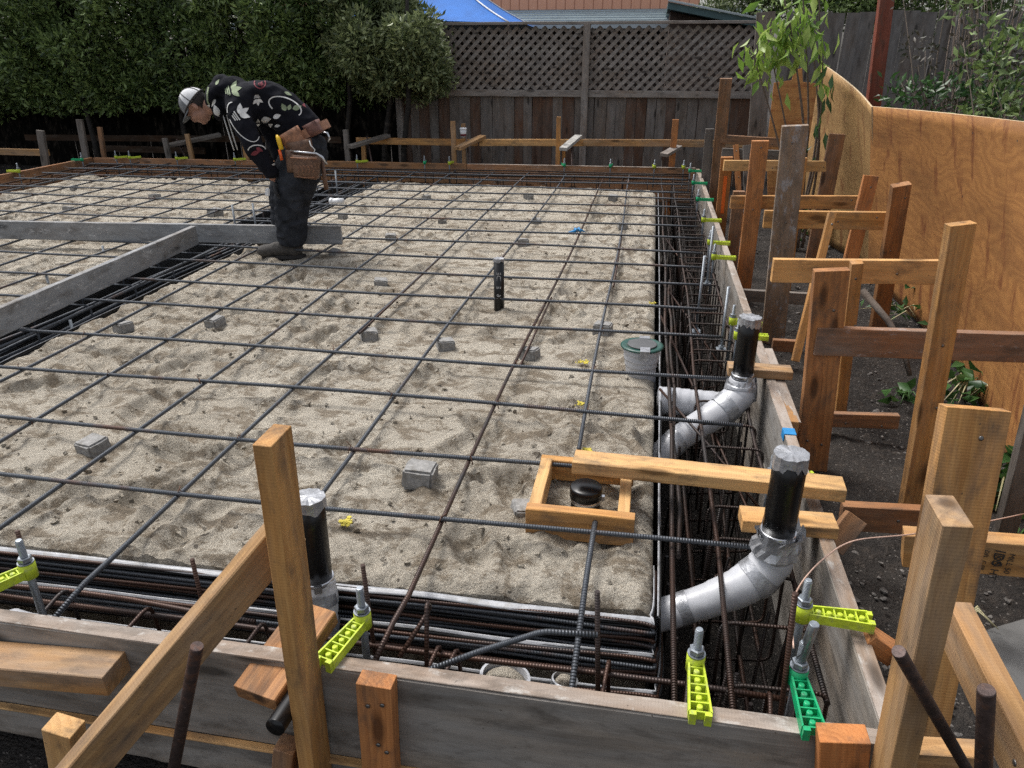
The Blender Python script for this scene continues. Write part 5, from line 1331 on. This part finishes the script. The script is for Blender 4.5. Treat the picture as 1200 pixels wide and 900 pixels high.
bush((c.x,7.2), .72, .5, .55, 75, 31, M['leaf_purple'], .055, 'tangled dull purple and green shrub behind the plywood top', c.z-GZ, 70, 70)
c = AY(1195,60,6.2)
bush((c.x+.1,6.2), .45, .4, .5, 38, 32, M['leaf_a'], .08, 'dark green shrub at the right edge above the plywood', c.z-GZ, 100, 20)
c = AY(1110,112,7.0)
bush((c.x,7.0), .5, .2, .12, 40, 33, M['leaf_mid'], .08, 'low bright green shrub peeping over the plywood edge', c.z-GZ, 40, 8)
# low plants on the soil
def plant(px, py, w, h, n, seed, size, label, mat=None, blades=0):
    rs_ = np.random.RandomState(seed); p = AZ(px, py, GZ); root = empty('ground_plant', p, label, 'plant', 'low plants at the foot of the plywood')
    C = np.stack([rs_.normal(0,w*.5,n), rs_.normal(0,w*.4,n), rs_.uniform(.02,h,n)], 1); N = np.stack([rs_.normal(0,1,n), rs_.normal(0,1,n), rs_.uniform(.0,.8,n)], 1)
    leaves('foliage', C, N, size, mat or M['leaf_mid'], root, seed, asp=.5, jitter=.6)
    bm = bmesh.new()
    for k in range(max(6, blades)):
        a = rs_.uniform(0,6.28); L = rs_.uniform(.6,1.4)*max(w,h)
        tube_bm(bm, [V((0,0,0)), V((math.cos(a)*L*.4, math.sin(a)*L*.4, h*.9)), V((math.cos(a)*L, math.sin(a)*L, h*rs_.uniform(.05,.5)))], [.005,.004,.0015], 5)
    bm_obj('stem', bm, M['straw'] if blades else M['leaf_mid'], root)
plant(1120,372,.28,.28,90,41,.10,'leafy plant between the brown post and the plywood')
plant(965,285,.25,.25,90,42,.11,'leafy plant seen under the golden rails',blades=10)
plant(1010,290,.22,.22,60,43,.10,'bladed plant in front of the bowed plywood',blades=14)
plant(1130,470,.20,.16,60,44,.10,'plant and pale stalks right of the tall leaning post',blades=12)
plant(1060,470,.10,.08,12,45,.10,'single green leaf cluster left of the tall leaning post')
plant(1165,590,.14,.20,50,46,.12,'broad leaved plant with pale stalks behind the wide golden post',blades=9)
plant(1075,375,.3,.10,60,47,.07,'low weeds along the soil behind the long splashed rail',blades=8)
plant(1200,650,.10,.15,20,48,.06,'small weed at the edge of the broken slab')
plant(1120,735,.03,.10,8,49,.05,'thin grass tuft beside the broken slab',blades=6)
plant(590,196,.2,.25,60,50,.10,'green weed growing at the foot of the lattice fence')
beam('wooden_stake', AZ(1175,640,GZ)-V((0,0,.1)), AY(1215,480,2.3), .06,.05,(1,0,0), M['old'], 'dark grey stake at the right edge beyond the stamped rail', 'wooden stake', G_ST)
# dead branches on the soil
bm = bmesh.new(); r2 = random.Random(6)
tube_bm(bm, [AY(1010,340,4.3), AY(1040,375,4.2), AY(1058,405,4.1), AY(1066,440,4.0)], [.02,.018,.016,.012], 7)
o = bm_obj('dead_branch', bm, M['bark']); tag(o, 'dark dead branch lying behind the long splashed rail', 'branch')

# ------------------------------------------------------------------ worker
FOOT = V((-2.688, 5.218, 0)); FH = V((-math.sin(YAW), math.cos(YAW), 0)); RH = V((math.cos(YAW), math.sin(YAW), 0))
W3 = Matrix((RH, FH, V((0,0,1)))).transposed().to_4x4()           # local: x = right in the picture, y = away, z = up
def skin_chain(bm_parts, chains):
    pass
def skin_mesh(chains, sub=2):
    """chains: list of [(pos, (rx, ry))...]; points with equal coordinates are shared"""
    verts, rad, edges, key = [], [], [], {}
    def vid(p, r):
        k = tuple(round(c, 4) for c in p)
        if k not in key: key[k] = len(verts); verts.append(p); rad.append(r)
        return key[k]
    for ch in chains:
        prev = None
        for p, r in ch:
            i = vid(p, r)
            if prev is not None and prev != i: edges.append((prev, i))
            prev = i
    me = bpy.data.meshes.new('sk'); me.from_pydata([V(v_) for v_ in verts], edges, [])
    o = bpy.data.objects.new('sk', me); COL.objects.link(o)
    o.modifiers.new('s', 'SKIN'); sd = me.skin_vertices[0].data
    for i, r in enumerate(rad): sd[i].radius = r if isinstance(r, tuple) else (r, r); sd[i].use_root = (i == 0)
    m = o.modifiers.new('ss', 'SUBSURF'); m.levels = sub; m.render_levels = sub
    dg = bpy.context.evaluated_depsgraph_get(); out = bpy.data.meshes.new_from_object(o.evaluated_get(dg)); bpy.data.objects.remove(o)
    return out
def ell_mesh(c, r, rot=0.0, seg=20):
    bm = bmesh.new(); bmesh.ops.create_uvsphere(bm, u_segments=seg, v_segments=seg//2+2, radius=1, matrix=Matrix.Translation(c) @ Matrix.Rotation(rot, 4, 'Y') @ Matrix.Diagonal((*r, 1)))
    me = bpy.data.meshes.new('e'); bm.to_mesh(me); bm.free(); return me
def fuse(meshes, voxel, smooth=4, wrinkle=0, wscale=14, name='fused', wd=None):
    bm = bmesh.new()
    for m in meshes: bm.from_mesh(m)
    me = bpy.data.meshes.new(name); bm.to_mesh(me); bm.free()
    o = bpy.data.objects.new('f', me); COL.objects.link(o)
    m = o.modifiers.new('r', 'REMESH'); m.mode = 'VOXEL'; m.voxel_size = voxel; m.use_smooth_shade = True
    m = o.modifiers.new('s', 'SMOOTH'); m.factor = .5; m.iterations = smooth
    dg = bpy.context.evaluated_depsgraph_get(); out = bpy.data.meshes.new_from_object(o.evaluated_get(dg)); bpy.data.objects.remove(o)
    if wrinkle:
        nr = [v_.normal.copy() for v_ in out.vertices]
        for v_, n in zip(out.vertices, nr):
            q = v_.co; s = (wd or V((1,1,1)))
            p = V((q.x*s.x, q.y*s.y, q.z*s.z))*wscale
            r_ = 1-abs(noise.noise(p))*2.2
            v_.co = q+n*wrinkle*(r_-.3)
    for p in out.polygons: p.use_smooth = True
    out.materials.clear(); return out
pel = (.26,0,.80)
sp1, sp2, sp3, sp4, nk, nk2, hd = (.235,0,.90), (.14,0,1.015), (.0,0,1.09), (-.15,0,1.115), (-.27,0,1.10), (-.36,0,1.07), (-.47,0,1.05)
shN, shF = (-.155,-.185,1.075), (-.155,.185,1.085)
elN, wrN = (-.055,-.255,.83), (.045,-.19,.575)
elF, wrF = (-.06,.25,.84), (.0,.16,.62)
hipN, knN, anN = (.265,-.10,.76), (.125,-.115,.44), (.085,-.10,.09)
hipF, knF, anF = (.20,.10,.76), (.015,.13,.45), (-.03,.17,.10)
toeN, toeF = (-.135,-.115,.05), (-.22,.20,.06)
def limbs(k, torso=True):
    ch = []
    if torso: ch.append([(pel,(.115*k,.16*k)),(sp1,(.115*k,.15*k)),(sp2,(.12*k,.15*k)),(sp3,(.125*k,.17*k)),(sp4,(.115*k,.17*k)),(nk,(.062,.062)),(nk2,(.052,.052)),(hd,(.06,.06))])
    ch += [[(sp4,(.115*k,.17*k)),(shN,.062*k),(elN,.045*k),(wrN,.03*k)], [(sp4,(.115*k,.17*k)),(shF,.062*k),(elF,.045*k),(wrF,.03*k)]]
    ch += [[(pel,(.115*k,.16*k)),(hipN,.095*k),(knN,.062*k),(anN,.042*k),(V(anN).lerp(V(toeN),.6).to_tuple(),.030*k)], [(pel,(.115*k,.16*k)),(hipF,.095*k),(knF,.062*k),(anF,.042*k),(V(anF).lerp(V(toeF),.6).to_tuple(),.030*k)]]
    return ch
# head: a skull with jaw, nose, brow, ears; the face looks down and to the left
def headm():
    parts = []; hc = V((-.495,0,1.065)); rot = R(-48)                 # local up axis of the head points left and slightly up
    M_ = Matrix.Translation(hc) @ Matrix.Rotation(R(-52), 4, 'Y')       # head local: z = crown, -x = face
    def e(c, r): 
        bm = bmesh.new(); bmesh.ops.create_uvsphere(bm, u_segments=22, v_segments=14, radius=1, matrix=M_ @ Matrix.Translation(c) @ Matrix.Diagonal((*r,1)))
        me = bpy.data.meshes.new('h'); bm.to_mesh(me); bm.free(); parts.append(me)
    e((.008,0,.035),(.094,.076,.085)); e((-.025,0,-.045),(.062,.056,.068)); e((-.06,0,-.088),(.024,.026,.020))   # skull, jaw, chin
    e((-.093,0,-.022),(.016,.012,.024)); e((-.098,0,-.035),(.013,.016,.011))                                     # nose
    e((-.078,0,.012),(.018,.05,.012)); e((-.078,0,-.060),(.014,.024,.010))                                       # brow, lips
    for s in (-1,1): e((.012,s*.078,-.012),(.017,.010,.030)); e((-.066,s*.034,-.004),(.014,.015,.010)); e((-.052,s*.045,-.03),(.028,.018,.024))
    e((.05,0,-.065),(.05,.052,.06))
    return parts, M_
hparts, HM = headm()
def hand(wr, sgn, fwd):
    """a hand at the wrist: palm, four bent fingers, thumb from the side"""
    w = V(wr); d = V(fwd).normalized(); side = V((0,1,0)); side = (side-d*side.dot(d)).normalized(); pn = d.cross(side)
    out = [skin_mesh([[(tuple(w),(.026,.022)),(tuple(w+d*.045),(.036,.018)),(tuple(w+d*.09),(.036,.016))]], 1)]
    for k, (o_, L) in enumerate(((-.030,.070),(-.010,.080),(.011,.075),(.030,.060))):
        b = w+d*.075+side*o_; j1 = b+d*L*.5+pn*.008*sgn; j2 = j1+d*L*.3+pn*.018*sgn; j3 = j2+d*L*.18+pn*.020*sgn
        out.append(skin_mesh([[(tuple(b),.0105),(tuple(j1),.010),(tuple(j2),.0095),(tuple(j3),.008)]], 1))
    b = w+d*.03-side*.028; out.append(skin_mesh([[(tuple(b),.013),(tuple(b-side*.025+d*.03),.012),(tuple(b-side*.03+d*.062+pn*.012*sgn),.010)]], 1))
    return out
hN = hand(wrN, 1, (.06,.02,-.35)); hF = hand(wrF, 1, (.10,-.03,-.35))
body_me = fuse([skin_mesh(limbs(.86))]+hparts+hN+hF, .0075, 2)
body_me.materials.append(M['skin'])
worker = link('person', body_me); worker.matrix_basis = Matrix.Translation(FOOT) @ W3
tag(worker, 'worker in a printed black hoodie, cap and leather tool belt bending over the rebar', 'person')
# gloves
gl = fuse([m for m in hN], .006, 2); 
for v_, n in [(v_, v_.normal.copy()) for v_ in gl.vertices]: v_.co += n*.004
gl.materials.append(M['glove']); link('glove', gl, None, worker)
gl = fuse([m for m in hF], .006, 2)
for v_, n in [(v_, v_.normal.copy()) for v_ in gl.vertices]: v_.co += n*.004
gl.materials.append(M['glove']); link('glove', gl, None, worker)
# hoodie
hood = [ell_mesh((-.275,0,1.185),(.105,.125,.060),R(-15)), ell_mesh((-.355,0,1.14),(.055,.115,.095),R(25)), ell_mesh((-.33,0,1.05),(.05,.10,.085),R(10)), ell_mesh((-.22,0,1.215),(.085,.10,.045),R(8)), ell_mesh((-.30,0,1.235),(.05,.08,.035),R(-20))]
hood_me = fuse([skin_mesh([[((.27,0,.86),(.120,.16)),(sp1,(.120,.16)),(sp2,(.120,.16)),(sp3,(.130,.175)),(sp4,(.130,.18)),((-.25,0,1.105),(.09,.10)),((-.30,0,1.095),(.075,.08))],
   [(sp4,(.135,.185)),(shN,.092),((-.10,-.235,.95),.082),(elN,.078),((-.01,-.22,.72),.068),((.035,-.195,.63),.054),((.042,-.192,.60),.047)], [(sp4,(.135,.185)),(shF,.085),(elF,.070),((-.0,.17,.65),.048)]])]+hood, .009, 5, .009, 11, wd=V((1,1,1.2)))
hood_me.materials.append(M['hoodie']); hoodie = link('hoodie', hood_me, None, worker)
# drawstrings
for (dy, dx) in ((-.05,0),(-.02,.015)):
    tube('drawstring', [(-.305+dx,dy,1.02),(-.29+dx,dy,.93),(-.275+dx,dy,.84),(-.262+dx,dy,.77)], .0045, M['print_white'], hoodie, 6)
# trousers
def trs(hip, kn, an):
    return [((.27,0,.80),(.135,.17)),(hip,.165),(tuple(V(hip).lerp(V(kn),.5)),.160),(kn,.135),(tuple(V(kn).lerp(V(an),.5)),.122),(tuple(V(kn).lerp(V(an),.85)),.112),(an[:2]+(an[2]+.0,),.098)]
tr_me = fuse([skin_mesh([[((.265,0,.90),(.13,.165)),((.27,0,.80),(.135,.17))], trs(hipN,knN,anN), trs(hipF,knF,anF)])], .009, 3, .011, 12, wd=V((.7,.7,1.6)))
tr_me.materials.append(M['denim']); link('trousers', tr_me, None, worker)
# boots
for (an, toe) in ((anN,toeN),(anF,toeF)):
    a, t = V(an), V(toe); d_ = (t-a); d_.z = 0; d_.normalize(); g_ = V((a.x,a.y,0))
    bme = fuse([ell_mesh(g_+V((.012,0,.07)),(.068,.058,.062)), ell_mesh(g_+V((0,0,.13)),(.066,.062,.075)), ell_mesh(g_+d_*.09+V((0,0,.065)),(.10,.054,.058)), ell_mesh(g_+d_*.185+V((0,0,.055)),(.078,.058,.048))], .008, 3, .003, 30)
    for v_ in bme.vertices: v_.co.z = max(v_.co.z, .014)
    bme.materials.append(M['boot']); b = link('boot', bme, None, worker)
    bm = bmesh.new(); L = .36; n = 18; c0 = (a+V((.085,0,0))); dirn = (t-a); dirn.z = 0; dirn.normalize()
    sd = V((-dirn.y, dirn.x, 0)); outl = []
    for k in range(n):
        th = 2*math.pi*k/n; u = .150+.165*math.cos(th); w_ = (.050+.006*math.cos(th))*math.sin(th); p = V((a.x,a.y,0))+dirn*(u-.08)+sd*w_; outl.append(p)
    lo = [bm.verts.new((p.x,p.y,.0)) for p in outl]; hi = [bm.verts.new((p.x,p.y,.026)) for p in outl]; bm.faces.new(hi); bm.faces.new(lo[::-1])
    for k in range(n): bm.faces.new((lo[k], lo[(k+1)%n], hi[(k+1)%n], hi[k]))
    bm_obj('sole', bm, simple('boot sole', (.025,.023,.022), .8), b)
# cap worn backward-forward: crown shell over the skull plus a short brim
def cap_part(name, mat, cond, brim=False):
    bm = bmesh.new(); seg = 32; rings = 12
    bmesh.ops.create_uvsphere(bm, u_segments=seg, v_segments=rings*2, radius=1)
    for v_ in list(bm.verts):
        if v_.co.z < -.02: bm.verts.remove(v_)
    dele = [f for f in bm.faces if not cond(f.calc_center_median())]
    bmesh.ops.delete(bm, geom=dele, context='FACES')
    for v_ in bm.verts: v_.co = HM @ V((.006+v_.co.x*.105, v_.co.y*.089, .022+v_.co.z*.108))
    if brim:
        pass
    return bm_obj(name, bm, mat, worker, smooth=True)
cap_part('cap', M['cap_white'], lambda c: c.x > -.15)
cap_part('cap_front', M['cap_grey'], lambda c: c.x <= -.15)
bm = bmesh.new(); n = 14; up_, lo_ = [], []
for k in range(n+1):
    th = -math.pi*.42+math.pi*.84*k/n
    a = V((.006-math.cos(th)*.103, math.sin(th)*.087, .024)); b = V((.006-math.cos(th)*.103-math.cos(th)**.7*.062, math.sin(th)*.086, .010+.012*math.cos(th)))
    up_.append((bm.verts.new(HM @ a), bm.verts.new(HM @ b))); lo_.append((bm.verts.new(HM @ (a-V((0,0,.004)))), bm.verts.new(HM @ (b-V((0,0,.004))))))
for k in range(n):
    bm.faces.new((up_[k][0], up_[k][1], up_[k+1][1], up_[k+1][0])); bm.faces.new((lo_[k+1][0], lo_[k+1][1], lo_[k][1], lo_[k][0])); bm.faces.new((up_[k][1], lo_[k][1], lo_[k+1][1], up_[k+1][1]))
bm_obj('cap_brim', bm, M['cap_grey'], worker, smooth=True)
bm = bmesh.new(); tube_bm(bm, [HM @ V((.006-math.cos(t)*.107, math.sin(t)*.090, .028)) for t in [2*math.pi*k/30 for k in range(31)]], .006, 6); bm_obj('cap_band', bm, M['hair'], worker, smooth=True)
bm = bmesh.new()
for t0_ in (R(20), R(100), R(160)):
    tube_bm(bm, [HM @ V((.006+math.cos(t0_)*.107*math.cos(s), math.sin(t0_)*.091*math.cos(s), .022+.110*math.sin(s))) for s in [math.pi*k/20 for k in range(21)]], .0028, 5)
bm_obj('cap_seam', bm, M['hair'], worker, smooth=True)
# hair and short beard
bm = bmesh.new(); bmesh.ops.create_uvsphere(bm, u_segments=24, v_segments=16, radius=1)
bmesh.ops.delete(bm, geom=[f for f in bm.faces if f.calc_center_median().x < .1 or f.calc_center_median().z > .1], context='FACES')
for v_ in bm.verts: v_.co = HM @ V((.008+v_.co.x*.099, v_.co.y*.081, .030+v_.co.z*.095))
bm_obj('hair', bm, M['hair'], worker, smooth=True)
for s in (-1,1):
    bm = bmesh.new(); bmesh.ops.create_uvsphere(bm, u_segments=10, v_segments=8, radius=.0085, matrix=HM @ Matrix.Translation((-.079,s*.034,-.004))); bm_obj('eye', bm, M['hair'], worker, smooth=True)
    bm = bmesh.new(); tube_bm(bm, [HM @ V((-.094,s*.018,.012)), HM @ V((-.09,s*.036,.018)), HM @ V((-.078,s*.052,.012))], .004, 6); bm_obj('eyebrow', bm, M['hair'], worker, smooth=True)
# tool belt
bl = empty('tool_belt', (0,0,0)); bl.parent = worker
c0 = V((.275,0,.885)); nrm = V((-.42,0,.9)).normalized(); ax = V((nrm.z,0,-nrm.x))
def beltp(t, k=1.0, dz=0): return c0+ax*(math.cos(t)*.152*k)+V((0,1,0))*(math.sin(t)*.186*k)+nrm*dz
bm = bmesh.new(); n = 40
vv = [[bm.verts.new(beltp(2*math.pi*k/n, q, dz)) for (q, dz) in ((1.0,-.03),(1.05,-.03),(1.05,.03),(1.0,.03))] for k in range(n)]
for k in range(n):
    for j in range(4): bm.faces.new((vv[k][j], vv[k][(j+1)%4], vv[(k+1)%n][(j+1)%4], vv[(k+1)%n][j]))
bm_obj('strap', bm, M['leather_light'], bl, smooth=False)
def pouch(name, c, sx, sz, sy, mat, rot=0.0, taper=.85):
    bm = bmesh.new(); n = 6
    box_bm(bm, 1, 1, 1); bmesh.ops.subdivide_edges(bm, edges=bm.edges[:], cuts=3, use_grid_fill=True)
    for v_ in bm.verts:
        x, y, z = v_.co; k = taper+(1-taper)*(z+.5); by = 1+.35*(math.cos(x*math.pi)*math.cos(z*math.pi*.9) if y < 0 else 0)
        if z > .45: by *= 1.15 if y < 0 else 1
        v_.co = V((x*sx*k, y*sy*by, z*sz))
    bmesh.ops.bevel(bm, geom=[e for e in bm.edges if e.is_boundary], offset=.002, affect='EDGES')
    for v_ in bm.verts: v_.co = Matrix.Rotation(rot, 3, 'Y') @ v_.co+V(c)
    return bm_obj(name, bm, mat, bl, smooth=True)
pouch('pouch', (.215,-.205,.86), .15,.13,.05, M['leather_light'], R(-28), .95)
pouch('pouch', (.265,-.215,.79), .17,.13,.05, M['leather'], R(-10), .95)
pouch('pouch', (.30,-.245,.685), .185,.15,.09, M['leather'], R(6))
pouch('pouch', (.195,-.225,.72), .07,.15,.06, M['leather'], R(2), .9)
pouch('pouch', (.345,-.12,.925), .10,.09,.12, simple('reddish leather', (.16,.07,.052), .6, 0, .3, 30), R(-25), 1)
bm = bmesh.new()      # flap rim and stitched leaf pattern of the big pouch
tube_bm(bm, [(.21,-.305,.752),(.30,-.318,.748),(.39,-.305,.745)], .006, 6); tube_bm(bm, [(.215,-.285,.625),(.30,-.30,.618),(.385,-.285,.62)], .004, 6); bm_obj('trim', bm, M['leather_light'], bl, smooth=True)
bm = bmesh.new()
for k in range(5):
    cxx = .25+.025*k; tube_bm(bm, [(cxx,-.309,.65),(cxx+.012,-.312,.67),(cxx+.004,-.312,.695),(cxx-.010,-.312,.70)], .0022, 5)
bm_obj('stitched_pattern', bm, M['leather_light'], bl, smooth=True)
def tool(name, pts, r, mat): 
    bm = bmesh.new(); tube_bm(bm, pts, r, 10); return bm_obj(name, bm, mat, bl, smooth=True)
tool('marker', [(.135,-.262,.73),(.128,-.262,.80)], [.011,.010], simple('orange plastic', (.75,.12,.02), .4))
tool('knife', [(.142,-.262,.80),(.128,-.258,.87),(.118,-.252,.895)], [.016,.016,.008], M['yellow'])
tool('pry_bar', [(.20,-.265,.792),(.30,-.275,.782),(.38,-.27,.775),(.415,-.26,.75),(.445,-.255,.70)], [.008,.008,.008,.010,.007], M['ducksteel'])
tool('hammer_handle', [(.40,-.20,.72),(.405,-.20,.60),(.408,-.2,.52)], [.013,.015,.017], M['leather'])
tool('cord', [(.335,-.24,.86),(.345,-.26,.83),(.375,-.27,.80),(.36,-.27,.775)], .0035, M['print_white'])
tool('hook', [(.40,-.12,.90),(.435,-.12,.895),(.45,-.12,.86),(.43,-.12,.84)], .008, M['ducksteel'])
# white scrap in the hand
bm = bmesh.new(); box_bm(bm, .03,.02,.055, Matrix.Translation((-.005,-.225,.505)) @ Matrix.Rotation(.2,4,'Y')); bmesh.ops.bevel(bm, geom=bm.edges[:], offset=.006, segments=2, affect='EDGES')
o = bm_obj('plastic_handle', bm, M['white']); o.matrix_basis = worker.matrix_basis.copy(); tag(o, 'small white plastic handle held in the worker glove', 'handle')
# printed motifs wrapped on the hoodie
bv = BVHTree.FromPolygons([v_.co for v_ in hood_me.vertices], [tuple(p.vertices) for p in hood_me.polygons])
inv = worker.matrix_basis.inverted()
def onbody(px, py):
    o_ = inv @ V((0,0,CAMH)); d = (inv.to_3x3() @ ray(px, py)).normalized(); h = bv.ray_cast(o_, d)
    return None if h[0] is None else h[0]+h[1]*.0035*(1 if h[1].dot(d) < 0 else -1)
def strip(bm, pts, wid):
    n = len(pts); prev = None
    for i in range(n):
        a = V((*pts[max(i-1,0)],0)); b = V((*pts[min(i+1,n-1)],0)); t = (b-a).normalized(); s = V((-t.y, t.x, 0)); w = wid[i] if isinstance(wid, list) else wid
        c = V((*pts[i],0)); row = []
        for q in (-1,-.33,.33,1):
            p = onbody(c.x+s.x*w*q, c.y+s.y*w*q); row.append(bm.verts.new(p) if p is not None else None)
        if prev and all(prev) and all(row):
            if max((row[j].co-prev[j].co).length for j in range(4)) < .06:
                for j in range(3): bm.faces.new((prev[j], prev[j+1], row[j+1], row[j]))
        prev = row
def leafm(bm, x, y, L, ang, w):
    a = R(ang); n = 9; strip(bm, [(x+math.cos(a)*L*k/n, y-math.sin(a)*L*k/n) for k in range(n+1)], [w*math.sin(math.pi*min(.999,(k/n))**.8)+.05 for k in range(n+1)])
def trefoil(bm, x, y, s, rot):
    for a in (-52,0,52): leafm(bm, x+math.cos(R(rot))*s*.15, y-math.sin(R(rot))*s*.15, s, rot+a, s*.24)
    for k in range(3):      # three stripes under the leaves
        d = -.10-.17*k; u = (math.cos(R(rot)), -math.sin(R(rot))); v2 = (-u[1], u[0]); c = (x+u[0]*s*d, y+u[1]*s*d); h = s*(.48-.10*k)
        strip(bm, [(c[0]+v2[0]*h*q/4, c[1]+v2[1]*h*q/4) for q in range(-4,5)], s*.05)
def ring(bm, x, y, rx_, ry_, ang, w, a0=0, a1=360):
    c, s = math.cos(R(ang)), math.sin(R(ang))
    strip(bm, [(x+rx_*math.cos(R(t))*c-ry_*math.sin(R(t))*s, y+rx_*math.cos(R(t))*s+ry_*math.sin(R(t))*c) for t in range(a0, a1+1, 10)], w)
def motif(mt, fn, *a):
    bm = bmesh.new(); fn(bm, *a)
    if len(bm.faces): bm_obj('printed_motif', bm, M[mt], hoodie)
    else: bm.free()
W_, S_, D_ = 'print_white', 'print_sage', 'print_red'
motif(W_, trefoil, 279, 135, 13, 35); motif(W_, ring, 285, 143, 27, 12, 55, .45, -25, 195)
motif(S_, trefoil, 270, 106, 12, 12); motif(W_, trefoil, 301, 115, 8, -80); motif(W_, ring, 334, 125, 20, 10, 22, .7, 130, 380)
for a in ((335,130,10,120,3.0),(343,128,11,20,3.0),(338,129,7,70,2.2)): motif(S_, leafm, *a)
for a in ((306,141,12,10,3.6),(320,138,10,20,3.0),(312,149,9,25,2.4),(303,148,9,95,2.4),(256,136,14,110,3.4),(322,148,7,10,1.8),(262,150,10,130,2.4)): motif(W_, leafm, *a)
motif(D_, ring, 304.5, 98, 6.5, 5.6, 0, .7); motif(D_, trefoil, 304.5, 99, 4.0, 0); motif(S_, leafm, 333, 108, 10, -25, 1.6); motif(D_, leafm, 348, 114, 16, -50, 2.2)
motif(D_, leafm, 294, 181, 12, 20, 2.6); motif(D_, leafm, 300, 173, 9, -30, 2.0); motif(W_, ring, 301, 176, 10, 6, 0, .6, 180, 350); motif(W_, leafm, 318, 193, 7, 10, 1.2)
motif(W_, ring, 241, 106, 5, 15, 15, 1.1, 90, 270); motif(S_, ring, 249, 106, 5, 16, 12, .9, 90, 270); motif(W_, leafm, 252, 116, 10, 250, 2.0); motif(S_, leafm, 253, 100, 8, 60, 1.6); motif(W_, leafm, 246, 122, 9, 230, 1.6)

# ------------------------------------------------------------------ light
w = bpy.data.worlds.new('World'); scn.world = w; w.use_nodes = True; nt = w.node_tree
sky = nt.nodes.new('ShaderNodeTexSky'); sky.sky_type = 'NISHITA'; sky.sun_disc = False
SUN_EL, SUN_AZ = R(62), R(302)
sky.sun_elevation = SUN_EL; sky.sun_rotation = SUN_AZ; sky.air_density = 1.0; sky.dust_density = 4.0; sky.ozone_density = .6
hsv = nt.nodes.new('ShaderNodeHueSaturation'); hsv.inputs['Saturation'].default_value = .35
nt.links.new(sky.outputs[0], hsv.inputs['Color']); nt.links.new(hsv.outputs[0], nt.nodes['Background'].inputs['Color'])
nt.nodes['Background'].inputs['Strength'].default_value = .11
sl = bpy.data.lights.new('sun', 'SUN'); sl.energy = 1.45; sl.angle = R(22); sl.color = (1,.97,.93)
so = bpy.data.objects.new('sun', sl); COL.objects.link(so)
sdir = V((math.sin(SUN_AZ)*math.cos(SUN_EL), math.cos(SUN_AZ)*math.cos(SUN_EL), math.sin(SUN_EL)))
so.rotation_euler = sdir.to_track_quat('Z','Y').to_euler(); so.location = sdir*20
vs = scn.view_settings; vs.view_transform = 'Standard'; vs.look = 'None'; vs.exposure = 0.92; vs.gamma = 1
scn.cycles.max_bounces = 6; scn.cycles.use_denoising = False
